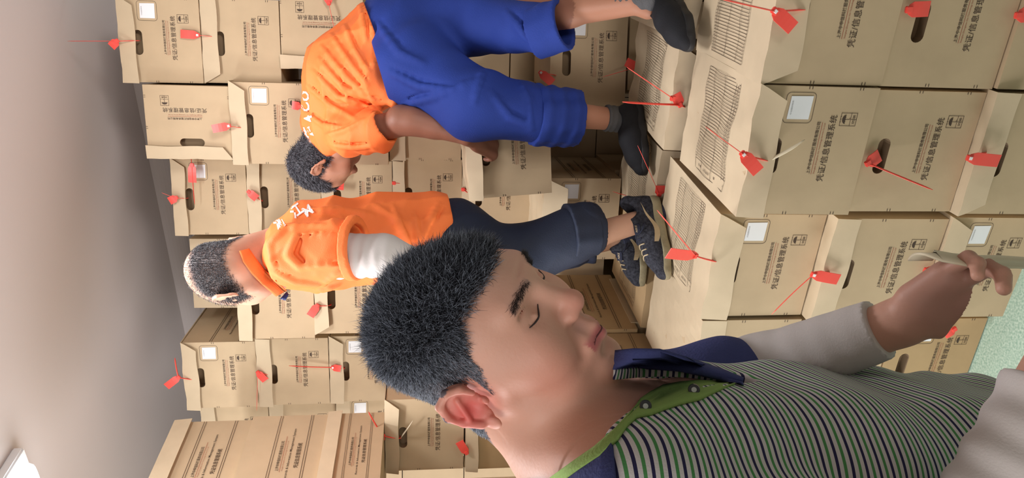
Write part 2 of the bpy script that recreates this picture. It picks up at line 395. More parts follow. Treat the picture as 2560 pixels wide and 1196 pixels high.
# ---------------------------------------------------------------- plastic pull-tight seals
def on_front(key, px, py, off):
    t = BOXES[key][0]; mw = Matrix.Translation(t.location) @ t.rotation_euler.to_matrix().to_4x4()
    n = (mw.to_3x3() @ Vector((0, 1, 0))); o = mw @ Vector((0, -off, 0)); d = ray(px, py); c = Vector((0, 0, CAM_H))
    return c + d * ((o - c).dot(n) / d.dot(n))
def seal(key, label, head, plate=None, strap=None, tail=None, off=0.018, poff=None, toff=0.03, wd=0.031, white=True, cream=None, tw=0.0036, via=None):
    t = BOXES[key][0]; n = -(t.rotation_euler.to_matrix() @ Vector((0, 1, 0)))      # outward
    h = on_front(key, *head, off)
    r = thing('security_seal', label, 'seal', h, (0, 0, 0), 'red plastic pull-tight seals')
    if plate:
        e = on_front(key, *plate, off if poff is None else poff) - h; L = max(e.length * 1.12, .03); d = e.normalized(); sd = d.cross(n).normalized(); nn = sd.cross(d)
        V = []; F = []; nseg = 5
        for k in range(nseg + 1):
            s = k / nseg; ww = wd / 2 * (0.62 if k == 0 else 1.0); c = d * L * s + nn * 0.002 * math.sin(s * 3.1)
            for a, b in ((-1, -1), (1, -1), (1, 1), (-1, 1)): V.append(c + sd * ww * a + nn * 0.0009 * b)
        for k in range(nseg):
            for j in range(4): F.append((k * 4 + j, k * 4 + (j + 1) % 4, k * 4 + 4 + (j + 1) % 4, k * 4 + 4 + j))
        F += [(3, 2, 1, 0), tuple(nseg * 4 + j for j in range(4))]
        # embossed rows of characters
        obj('plate', V, F, M['seal'], r)
    else: d = Vector((0, 0, -1)); sd = d.cross(n).normalized(); nn = sd.cross(d)
    bm = bmesh.new(); box_bm(bm, -0.0075, 0.0075, -0.008, 0.008, -0.0045, 0.0045, 0.0018)
    rm = Matrix((sd, d, nn)).transposed().to_4x4(); bmesh.ops.transform(bm, matrix=rm, verts=bm.verts)
    hd = bobj('locking_head', bm, M['seal'], r)
    if white:
        bm = bmesh.new(); box_bm(bm, -0.004, 0.004, -0.004, 0.004, 0.004, 0.0062, 0.0006); bmesh.ops.transform(bm, matrix=rm, verts=bm.verts)
        bobj('insert', bm, M['sealwhite'], hd)['label'] = 'white insert of the lock'
    fl = [(-0.004, -0.0008), (0.004, -0.0008), (0.004, 0.0008), (-0.004, 0.0008)]
    if strap:
        s = on_front(key, *strap, 0.0) - h; back = s - n * 0.012
        mid = (s) * 0.55 + n * 0.010
        V, F = sweep(bez(Vector((0, 0, 0)), mid, s + n * 0.004, 8) + [s - n * 0.004, back], fl, up=sd); obj('strap', V, F, M['seal'], r, True)
    if tail:
        e = on_front(key, *tail, toff) - h; v1 = (on_front(key, *via, (toff + off) / 2) - h) if via else e * 0.5 + n * 0.008
        pts = bez(Vector((0, 0, 0)), v1, e, 12); pr = [(-tw, -0.0007), (tw, -0.0007), (tw, 0.0007), (-tw, 0.0007)]
        V, F = sweep(pts, pr, scales=[1] * 11 + [0.85, 0.35], up=sd); obj('tail', V, F, M['seal'], r, True)
    if cream:
        a = on_front(key, *(strap or head), 0.004) - h; e = on_front(key, *cream, 0.035) - h
        V, F = sweep(bez(a, (a + e) / 2 + n * 0.01, e, 8), [(-0.004, -0.0008), (0.004, -0.0008), (0.004, 0.0008), (-0.004, 0.0008)], scales=[1, 1, 1, 1, 1, 1, .8, .5, .2]); obj('paper_tie', V, F, M['cream'], r, True)['label'] = 'cream paper tie'
    return r
# ---------------------------------------------------------------- the stacks
FG = 'stacked archive boxes in the near pile'; BK = 'archive boxes stacked against the end wall'; LF = 'archive boxes stacked sideways on the left'; MD = 'archive boxes on top of the middle of the pile'
HID = 'archive boxes low down inside the pile'
hl = 'plain cardboard archive box low inside the pile, hidden behind nearer boxes'
t24, t26 = 24.5, 25.5
# near pile, right column
A_ = archive_box
A_('R1', .497, 1.536, t24, .590, 'topmost near archive box at the right edge, ruled table on its lid', lid='l', fh=.075, table=2, H=.292, group=FG, crumple=.0018, qr=False)
A_('R2', .500, 1.548, t24, .298, 'second near archive box at the right edge, hand slot crossed by a red seal', lid='', group=FG, qr=False, H=.289)
A_('R3', .497, 1.536, t24, .006, 'bottommost archive box of the rightmost near stack, red seal at the picture corner', lid='', group=FG, qr=False, H=.289)
A_('A1', .206, 1.665, 24.5, .592, 'large near archive box with crushed ruled lid and white sticker below its flap', lid='r', fh=.064, table=1, H=.290, group=FG, crumple=.0030, W=.318)
A_('A2', .212, 1.690, 24.5, .300, 'archive box right under the crushed-lid box, long seal tail across its front', lid='', group=FG, qr=False, H=.289)
A_('A3', .205, 1.668, 24.5, .006, 'bottommost archive box of the second near stack, flap cut off at the left', lid='l', fh=.055, group=FG, qr=False, H=.286)
A_('C1', -.075, 1.900, 26.5, .590, 'near archive box under the sneakers, sticker partly hidden below the neighbouring crushed lid', lid='r', fh=.070, table=1, H=.290, group=FG, crumple=.0022)
A_('C2', -.087, 1.865, 26.5, .268, 'near archive box below the one with the sneakers, seal hanging from its hand slot', lid='l', fh=.060, group=FG, qr=False, H=.312)
A_('C3', -.083, 1.860, 26.5, .0, 'archive box at the foot of the sneaker stack, sticker beside the worker\'s hand', lid='r', fh=.060, group=FG, H=.260)
A_('D1', -.368, 2.035, 25, .586, 'near archive box left of the sneakers, topmost of the leftmost near stack, narrow ruled lid', lid='', fh=.06, table=1, H=.290, group=FG, crumple=.0016, qr=False)
bobj('lid', lid_mesh(.31, .29, .42, 'x', .072, .004, 0, .0016, seed=5), M['kraft2'], BOXES['D1'][0]).modifiers.new('thickness', 'SOLIDIFY').thickness = .003
A_('D2', -.380, 2.050, 25, .294, 'near archive box with a white sticker just above the striped worker\'s white sleeve', lid='r', fh=.055, group=FG, H=.285)
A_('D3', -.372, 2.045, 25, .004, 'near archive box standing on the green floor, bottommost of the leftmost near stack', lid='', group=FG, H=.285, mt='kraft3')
# second row, walked on
A_('T0', .722, 1.990, 24.5, .625, 'torn archive box behind the rightmost near stack, under the worker\'s rear shoe', lid='l', fh=.05, table=1, H=.296, group=FG, crumple=.006, qr=False, tx=3)
A_('T1', .418, 2.122, 27, .620, 'archive box with ruled lid under the black shoe of the man in blue trousers', lid='r', fh=.062, table=1, H=.290, group=FG, crumple=.0032, qr=False)
A_('T2', .140, 2.345, 25, .596, 'archive box with dusty ruled lid between the black shoe and the sneakers', lid='b', fh=.06, table=1, H=.290, group=FG, crumple=.0032, qr=False)
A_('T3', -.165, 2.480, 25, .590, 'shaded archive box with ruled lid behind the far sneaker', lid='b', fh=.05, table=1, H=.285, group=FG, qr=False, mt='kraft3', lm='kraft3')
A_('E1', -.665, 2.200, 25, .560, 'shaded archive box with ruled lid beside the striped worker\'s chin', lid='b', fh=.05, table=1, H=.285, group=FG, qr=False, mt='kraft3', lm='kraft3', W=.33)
for key, x, y, yw in (('R', .72, 1.987, 24.5), ('T', .418, 2.135, 27), ('U', .14, 2.36, 25), ('V', -.165, 2.485, 25), ('E', -.665, 2.205, 25)):
    for zz in (.0, .295): A_('h%s%d' % (key, zz * 10), x, y, yw, zz + (.02 if key in 'RT' else 0), hl, lid='', group=HID, qr=False, prints=False, handle=False, H=.29 if key != 'E' else .27)
# standing on the second row
A_('M1', .640, 2.600, 9, .915, 'upright archive box with white sticker framed by the blue trouser legs', W=.34, H=.278, D=.38, lid='', group=MD)
A_('N1', .075, 2.770, 17, .900, 'upright archive box with white sticker behind the dark rolled trouser leg', W=.32, H=.292, lid='r', fh=.085, flare=.03, group=MD, sides='r', crumple=.003)
A_('H1', .325, 2.540, 19, 1.203, 'archive box gripped by the bending man, hand over its slot', W=.34, H=.290, lid='r', fh=.05, flare=.02, group=MD, qr=False, ty=-5, sides='', crumple=.003)
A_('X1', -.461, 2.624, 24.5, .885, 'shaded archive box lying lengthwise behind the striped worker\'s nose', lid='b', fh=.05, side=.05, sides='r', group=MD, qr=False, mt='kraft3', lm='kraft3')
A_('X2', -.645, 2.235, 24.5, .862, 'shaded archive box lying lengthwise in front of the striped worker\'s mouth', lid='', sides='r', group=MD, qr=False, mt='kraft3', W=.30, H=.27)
for key, x, y, yw, n in (('m', .70, 2.62, 9, 3), ('n', .12, 2.86, 17, 3), ('x', -.44, 2.66, 24.5, 3)):
    for i in range(n): A_('h%s%d' % (key, i), x, y, yw, .302 * i, hl, lid='', group=HID, qr=False, prints=False, handle=False, H=.295, D=.34)
# end wall, rightmost column
A_('P1a', .745, 2.915, 14, 2.475, 'topmost archive box at the far right, white sticker, seal pointing at the ceiling', lid='r', fh=.058, group=BK)
A_('P1b', .752, 2.925, 13, 2.187, 'second archive box at the far right, flap cut on its left, no sticker', lid='l', fh=.058, group=BK, qr=False, H=.28, sides='')
A_('P1c', .940, 2.875, 14, 2.028, 'archive box lying on its side, third down at the far right, above the bent back', lid='b', fh=.05, group=BK, qr=False, rot=(0, R(-90), R(-14)), handle=False)
for i in range(6): A_('P1h%d' % i, .758, 3.04, 13, 1.580 - .293 * i, hl, lid='', group=HID, qr=False, prints=(i == 0), handle=(i == 0), H=.288)
# second column
A_('P2a', .578, 2.915, 14, 2.530, 'archive box on its side, topmost of the second column from the right', lid='l', fh=.048, group=BK, qr=False, rot=(0, R(-90), R(-14)), H=.272, handle=True, W=.31)
A_('P2b', .443, 2.935, 14, 2.072, 'archive box with white sticker just above the grey-haired bent head', lid='r', fh=.058, group=BK, H=.293)
A_('P2c', .445, 2.955, 14, 1.780, 'archive box behind the bent grey-haired head', lid='', group=BK, qr=False, H=.288)
A_('P2d', .475, 3.010, 14, 1.488, 'archive box behind the bending man\'s upper arm, side bands showing', lid='b', side=.05, group=BK, qr=False, H=.283, sides='l')
A_('P2e', .482, 2.975, 14, 1.195, 'archive box above the gripped box, behind the bending man\'s forearm', lid='l', group=BK, qr=False, H=.283, sides='l')
for i in range(4): A_('P2h%d' % i, .455, 3.13, 14, .900 - .295 * i, hl, lid='', group=HID, qr=False, prints=False, handle=False, H=.29)
# third column
A_('P3a', .170, 3.135, 13, 2.357, 'topmost archive box of the third column from the right, seal across its sticker', lid='r', fh=.052, group=BK, H=.283)
A_('P3b', .180, 3.135, 13, 2.062, 'second archive box of the third column from the right, between the two bent heads', lid='b', fh=.052, group=BK, qr=False, H=.287)
A_('P3c', .168, 3.125, 13, 1.770, 'archive box above the standing man\'s orange back, seal beside the bent head', lid='b', fh=.052, group=BK, qr=False, H=.284)
A_('P3d', .180, 3.130, 13, 1.480, 'archive box with a thin red strap above the hem of the standing man\'s shirt', lid='b', fh=.048, group=BK, qr=False, H=.282, sides='r')
A_('P3e', .190, 3.090, 13, 1.190, 'fifth archive box down, behind the dark trousers, half hidden by the gripped box', lid='r', fh=.048, group=BK, qr=False, H=.282)
for i in range(4): A_('P3h%d' % i, .150, 3.24, 13, .895 - .295 * i, hl, lid='', group=HID, qr=False, prints=False, handle=False, H=.29)
# fourth column
A_('P4a', -.150, 3.330, 13, 2.345, 'pale archive box without a flap behind the balding head', lid='', group=BK, qr=False, mt='kraft2')
for i in range(8): A_('P4h%d' % i, -.150, 3.50, 13, 2.052 - .293 * i, hl, lid='', group=HID, qr=False, prints=False, handle=False, H=.29)
A_('P4c', -.242, 2.975, 13, 2.068, 'archive box with hand slot right under the balding man\'s chin', lid='b', fh=.052, group=BK, qr=False, H=.283)
A_('P4d', -.222, 2.950, 14, 1.775, 'archive box in front of the standing man\'s chest, red seal on its flap', lid='l', fh=.052, group=BK, qr=False, H=.283)
for i in range(3): A_('P4i%d' % i, -.23, 3.04, 14, 1.482 - .293 * i, hl, lid='', group=HID, qr=False, prints=False, handle=False, H=.29)
# fifth column
A_('P5a', -.585, 3.300, 17, 2.352, 'topmost archive box left of the balding head, white sticker, brown side with double bands', lid='r', fh=.060, group=BK, sides='r', H=.295)
A_('P5b', -.575, 3.290, 16, 2.048, 'second archive box left of the balding head, no sticker, pink thread along its lower edge', lid='b', fh=.060, group=BK, qr=False, sides='r', H=.295)
A_('P5c', -.570, 3.300, 15, 1.745, 'archive box with white sticker touching the striped worker\'s hair, long seal tail pointing up', lid='r', fh=.058, group=BK, H=.295, sides='r')
for i in range(6): A_('P5h%d' % i, -.57, 3.31, 15, 1.448 - .289 * i, hl, lid='', group=HID, qr=False, prints=False, handle=False, H=.286)
A_('P7a', -.890, 3.460, 16, 2.330, 'archive box set back between the fifth column and the sideways stack, only a strip showing', lid='b', group=BK, qr=False, sides='')
A_('P7b', -.885, 3.460, 16, 2.035, 'set back archive box in the second row beside the sideways stack, only a strip showing', lid='b', group=BK, qr=False)
A_('P8c', -.868, 3.440, 16, 1.740, 'shaded archive box with white sticker between the fifth column and the sideways stack', lid='l', group=BK)
for i in range(6): A_('P8h%d' % i, -.875, 3.45, 16, 1.443 - .289 * i, hl, lid='', group=HID, qr=False, prints=False, handle=False, H=.286)
for i in range(7): A_('P9h%d' % i, -1.235, 3.56, 16, 2.03 - .29 * i, hl, lid='', group=HID, qr=False, prints=False, handle=False, H=.286)
# in front of it, near the worker's ear
A_('P6a', -.745, 2.835, 18, 1.488, 'archive box with cream-tied red seal beside the striped worker\'s ear', lid='r', fh=.050, flare=.01, group=BK, qr=False, H=.292)
A_('P6b', -.745, 2.815, 18, 1.190, 'warm brown archive box just above the back of the striped worker\'s neck', lid='b', fh=.045, group=BK, qr=False, H=.285, mt='kraft3', side=0, handle=False, prints=False)
for i in range(4): A_('P6h%d' % i, -.745, 2.86, 18, .895 - .297 * i, hl, lid='', group=HID, qr=False, prints=False, handle=False, H=.292)
# left stack, long sides towards the aisle
QY = 26
def q_box(key, fx, fy, z, label, **k):
    """fx, fy: the far right upright edge"""
    a = R(k.pop('yaw', QY)); D = .42; W = .31
    A_(key, fx - D * math.sin(a) - W / 2 * math.cos(a), fy - D * math.cos(a) + W / 2 * math.sin(a), math.degrees(a), z, label, **k)
q_box('Q1', -.685, 2.90, 2.278, 'topmost archive box of the sideways stack, long side showing, lid edge up to the ceiling', sides='r', lid='b', side=.062, group=LF, qr=False, H=.282)
q_box('Q2', -.665, 2.87, 1.995, 'second archive box of the sideways stack, long side showing, no lid edge', sides='r', lid='', group=LF, qr=False, H=.279)
q_box('Q3', -.663, 2.87, 1.788, 'third archive box of the sideways stack with lid edge and a small hole', sides='r', lid='b', side=.05, group=LF, qr=False, H=.205, yaw=24)
q_box('Q4', -.905, 2.78, 1.50, 'archive box at the bottom edge, below the sideways stack, beside the cream-tied seal', sides='r', lid='b', side=.05, group=LF, qr=False, H=.278)
for i in range(5): q_box('Qh%d' % i, -.90, 2.78, 1.208 - .290 * i if i < 4 else .0, hl, sides='', lid='', group=HID, qr=False, prints=False, handle=False, H=.287) if i < 4 else None

# ---------------------------------------------------------------- seals
seal('P1a', 'red seal at the top right of the stacks, its tail pointing up at the ceiling', (292, 103), (285, 110), (346, 102), (168, 103), off=.03, toff=.03, white=False)
seal('P1b', 'red seal with flat plate under the topmost box at the far right', (494, 88), (456, 85), (538, 92), off=.02)
seal('P1c', 'red seal at the picture edge on the box lying on its side, tail hanging down', (822, 8), (818, -25), None, (836, 72), off=.02, white=False)
seal('P2b', 'red seal on the flap of the stickered box above the grey-haired bent head', (572, 315), (535, 322), (606, 320), off=.04)
seal('P2c', 'small dark red seal peeking out over the bent orange back', (750, 266), (738, 264), None, None, off=.03, white=False)
seal('P3a', 'long red seal hanging from the sideways lid over the white sticker', (480, 413), (481, 452), (478, 380), (487, 512), off=.05, poff=.05, toff=.04, white=False)
seal('P3a', 'red seal on the topmost box of the third column, curved tail towards the ceiling', (440, 495), (430, 500), (468, 496), (404, 482), off=.03, white=False)
seal('P3b', 'twisted red seal on the box between the two bent heads', (622, 480), (640, 495), (655, 502), None, off=.03, white=False)
seal('P3c', 'red seal with white lock close to the bent man\'s forehead', (818, 463), (855, 466), (812, 462), None, off=.05)
seal('P3d', 'thin red strap across the flap above the standing man\'s shirt hem', (985, 458), None, (1010, 458), None, off=.008, white=False)
seal('P3e', 'red seal with looped strap on the box behind the dark trousers', (1158, 474), None, (1185, 474), (1170, 482), off=.012, white=False, toff=.015)
seal('P4d', 'red seal in front of the standing man\'s orange chest', (793, 765), (777, 788), (826, 763), None, off=.02, white=False)
seal('P5a', 'pink-red seal on the topmost box left of the balding head', (446, 944), (419, 965), (485, 948), (437, 895), off=.02, white=False)
seal('P5b', 'red seal on the second box left of the balding head, thread running down', (645, 932), (662, 950), (676, 936), (642, 1028), off=.02, toff=.02, white=False, tw=.001)
seal('P5c', 'red seal whose long straight tail crosses the box above, near the worker\'s hair', (832, 919), (850, 922), (860, 921), (722, 915), off=.02)
seal('P6a', 'red seal with a cream tie beside the worker\'s ear', (957, 1090), (942, 1108), (1001, 1095), (921, 1030), off=.02, white=False, cream=(1032, 1052))
seal('P6b', 'red seal behind the worker\'s neck under the ear', (1166, 1133), (1150, 1108), (1168, 1120), None, off=.02, white=False)
seal('R1', 'large red seal on the topmost near box at the right edge, tail running upward', (1937, 28), (1978, 66), (2016, 22), (1790, -6), off=.035, toff=.16)
seal('R2', 'red seal plate across the hand slot of the second near box at the right edge', (2272, 24), (2318, 22), None, None, off=.012, white=False, wd=.034)
seal('R3', 'red seal plate at the bottom right corner of the near pile', (2545, 38), (2590, 34), None, None, off=.012, white=False, wd=.034)
seal('A1', 'large red seal on the crushed near lid with a cream tie through the slot', (1858, 386), (1892, 425), (1921, 401), (1764, 317), off=.030, toff=.12, cream=(2012, 349))
seal('A2', 'red seal on the near box without a flap, long tail slanting down', (2170, 408), (2196, 390), None, (2332, 475), off=.014, poff=.010, toff=.06, white=False, wd=.034, tw=.003)
seal('A3', 'red seal with white lock low in the second near stack', (2424, 395), (2490, 402), (2462, 378), None, off=.035)
seal('C1', 'dark red engraved seal plate lying on the lid under the sneaker', (1738, 640), (1678, 634), (1790, 652), (1643, 526), off=.03, poff=.09, toff=.22, white=False)
seal('C2', 'red seal with thin curved tail below the sneaker box', (2034, 687), (2090, 698), (2072, 677), (1929, 787), off=.03, toff=.03, tw=.0012, via=(1985, 728))
seal('C3', 'red seal above the worker\'s moving hand', (2316, 676), (2352, 680), None, None, off=.02)
seal('D3', 'red seal below the worker\'s hand near the green floor', (2385, 824), (2368, 834), None, None, off=.02, white=False)
seal('M1', 'red seal on the upright box between the blue trouser legs', (1352, 182), (1378, 205), (1388, 188), None, off=.04)
seal('T1', 'pair-tailed red seal on the lid flap beside the black shoe', (1700, 262), (1690, 238), (1712, 266), (1556, 255), off=.03, toff=.10, white=False)
seal('T1', 'translucent red seal tail crossing from the box corner to the lid flap', (1682, 246), None, None, (1567, 168), off=.05, toff=.12, white=False)
seal('M1', 'red seal at the lower corner of the upright box between the legs', (1592, 168), (1568, 156), None, (1506, 193), off=.05, toff=.02, white=False)
seal('T2', 'red seal beside the sneaker heel, thin tail up along the black shoe', (1648, 486), (1650, 472), None, (1594, 364), off=.02, toff=.10, white=False, tw=.001)
seal('N1', 'red strap hanging in front of the box with the wrinkled side', (1566, 484), None, None, (1572, 385), off=.02, toff=.02, white=False)
seal('N1', 'red seal tail slanting down to the sneaker heel', (1612, 502), None, None, (1531, 479), off=.06, toff=.03, white=False, tw=.003)
seal('X1', 'red seal plate with long tail in front of the far sneaker toe', (1598, 716), (1568, 727), None, (1494, 674), off=-.0, poff=.02, toff=.05, white=False) if False else None
# ---------------------------------------------------------------- implicit modelling of bodies and cloth
class Field:
    def __init__(s, lo, hi, h):
        s.h = h; s.lo = np.array(lo, np.float32); n = np.ceil((np.array(hi) - np.array(lo)) / h).astype(int) + 1; s.n = n
        s.ax = [s.lo[i] + h * np.arange(n[i], dtype=np.float32) for i in range(3)]
        s.F = np.full(tuple(n), 0.25, np.float32)
    def sl(s, lo, hi):
        r = []
        for i in range(3):
            a = int(max(0, math.floor((lo[i] - s.lo[i]) / s.h))); b = int(min(s.n[i], math.ceil((hi[i] - s.lo[i]) / s.h) + 1))
            if b <= a: return None
            r.append(slice(a, b))
        return tuple(r)
    def pts(s, q): return s.ax[0][q[0]][:, None, None], s.ax[1][q[1]][None, :, None], s.ax[2][q[2]][None, None, :]
    def op(s, kind, prim, k=0.01, T=None):
        fn, lo, hi = prim; m_ = k + 2.5 * s.h
        lo = np.array(lo) - m_; hi = np.array(hi) + m_
        if T is not None:
            Rm, t = T
            cs = np.array([[(lo, hi)[a][0], (lo, hi)[b][1], (lo, hi)[c][2]] for a in (0, 1) for b in (0, 1) for c in (0, 1)]) @ Rm.T + t
            lo, hi = cs.min(0), cs.max(0)
        q = s.sl(lo, hi)
        if q is None: return
        X, Y, Z = s.pts(q)
        if T is not None:
            X, Y, Z = X - t[0], Y - t[1], Z - t[2]
            X, Y, Z = (Rm[0, 0] * X + Rm[1, 0] * Y + Rm[2, 0] * Z, Rm[0, 1] * X + Rm[1, 1] * Y + Rm[2, 1] * Z, Rm[0, 2] * X + Rm[1, 2] * Y + Rm[2, 2] * Z)
        d = fn(X, Y, Z).astype(np.float32); A = s.F[q]
        if kind == 'add':
            h = np.clip(0.5 + 0.5 * (A - d) / k, 0, 1); s.F[q] = A * (1 - h) + d * h - k * h * (1 - h)
        elif kind == 'sub':
            h = np.clip(0.5 - 0.5 * (A + d) / k, 0, 1); s.F[q] = A * (1 - h) - d * h + k * h * (1 - h)
    def clip(s, p, n, soft=0.004):
        """keep the side the normal n points away from"""
        X, Y, Z = s.pts((slice(None),) * 3); d = (X - p[0]) * n[0] + (Y - p[1]) * n[1] + (Z - p[2]) * n[2]
        s.F = np.maximum(s.F, d.astype(np.float32))
    def mesh(s):
        F = s.F; h = s.h; S = F < 0; n = F.shape
        cnt = np.zeros(tuple(a - 1 for a in n), np.uint8)
        for i in (0, 1):
            for j in (0, 1):
                for k in (0, 1): cnt += S[i:n[0] - 1 + i, j:n[1] - 1 + j, k:n[2] - 1 + k]
        idx = np.argwhere((cnt > 0) & (cnt < 8)); del cnt
        cor = [(i, j, k) for i in (0, 1) for j in (0, 1) for k in (0, 1)]
        vals = np.stack([F[idx[:, 0] + c[0], idx[:, 1] + c[1], idx[:, 2] + c[2]] for c in cor], 1)
        acc = np.zeros((len(idx), 3)); num = np.zeros(len(idx))
        for a in range(8):
            for ax in range(3):
                if cor[a][ax] == 0:
                    cb = list(cor[a]); cb[ax] = 1; b = cor.index(tuple(cb)); va, vb = vals[:, a], vals[:, b]
                    mk = (va < 0) != (vb < 0); t = np.where(mk, va / np.where(va == vb, 1, va - vb), 0)
                    p = np.tile(np.array(cor[a], float), (len(idx), 1)); p[:, ax] += t
                    acc += np.where(mk[:, None], p, 0); num += mk
        V = (idx + acc / num[:, None]) * h + s.lo
        im = np.full(tuple(a - 1 for a in n), -1, np.int32); im[idx[:, 0], idx[:, 1], idx[:, 2]] = np.arange(len(idx))
        faces = []
        for ax in range(3):
            a1, a2 = (ax + 1) % 3, (ax + 2) % 3
            sA = [slice(None)] * 3; sB = [slice(None)] * 3; sA[ax] = slice(0, -1); sB[ax] = slice(1, None)
            ch = S[tuple(sA)] != S[tuple(sB)]; e = np.argwhere(ch)
            e = e[(e[:, a1] > 0) & (e[:, a2] > 0) & (e[:, a1] < n[a1] - 1) & (e[:, a2] < n[a2] - 1)]
            if not len(e): continue
            def g(o1, o2):
                q = e.copy(); q[:, a1] -= o1; q[:, a2] -= o2; return im[q[:, 0], q[:, 1], q[:, 2]]
            Q = np.stack([g(1, 1), g(0, 1), g(0, 0), g(1, 0)], 1); inside = S[e[:, 0], e[:, 1], e[:, 2]]
            Q[~inside] = Q[~inside][:, ::-1]; faces.append(Q)
        return V, np.concatenate(faces)
def cone(a, b, ra, rb=None, flat=None, rip=None):
    """tapered capsule a-b; flat = (axis, factor) squeezes it along that axis; rip = cloth ripple function"""
    a = np.array(a, float); b = np.array(b, float); rb = ra if rb is None else rb; ab = b - a; L2 = max(float(ab @ ab), 1e-9)
    if flat is not None:
        fa = np.array(flat[0], float); fa = fa / np.linalg.norm(fa); fs = flat[1]
    def fn(X, Y, Z):
        x, y, z = X - a[0], Y - a[1], Z - a[2]
        t = np.clip((x * ab[0] + y * ab[1] + z * ab[2]) / L2, 0, 1); r = ra + (rb - ra) * t
        x, y, z = x - t * ab[0], y - t * ab[1], z - t * ab[2]
        if flat is not None:
            c = x * fa[0] + y * fa[1] + z * fa[2]; c = c * (1 / fs - 1); x, y, z = x + c * fa[0], y + c * fa[1], z + c * fa[2]
            d = (np.sqrt(x * x + y * y + z * z) - r) * (0.5 + 0.5 * min(fs, 1))
        else: d = np.sqrt(x * x + y * y + z * z) - r
        if rip is not None: d = d - rip(X, Y, Z)
        return d
    m_ = max(ra, rb) * (max(1, flat[1]) if flat is not None else 1) + (0.02 if rip is not None else 0)
    return fn, np.minimum(a, b) - m_, np.maximum(a, b) + m_
def ell(c, r, Rm=None):
    c = np.array(c, float); r = np.array(r, float)
    def fn(X, Y, Z):
        x, y, z = X - c[0], Y - c[1], Z - c[2]
        if Rm is not None: x, y, z = (Rm[0, 0] * x + Rm[1, 0] * y + Rm[2, 0] * z, Rm[0, 1] * x + Rm[1, 1] * y + Rm[2, 1] * z, Rm[0, 2] * x + Rm[1, 2] * y + Rm[2, 2] * z)
        k0 = np.sqrt((x / r[0]) ** 2 + (y / r[1]) ** 2 + (z / r[2]) ** 2)
        k1 = np.sqrt((x / r[0] ** 2) ** 2 + (y / r[1] ** 2) ** 2 + (z / r[2] ** 2) ** 2) + 1e-9
        return k0 * (k0 - 1) / k1
    m_ = max(r) if Rm is not None else r
    return fn, c - m_, c + m_
def chain(f, kind, pts, rs, k, T=None, **kw):
    for i in range(len(pts) - 1): f.op(kind, cone(pts[i], pts[i + 1], rs[i], rs[i + 1], **kw), k, T)
def J(px, py, Y): return np.array(P(px, py, Y))

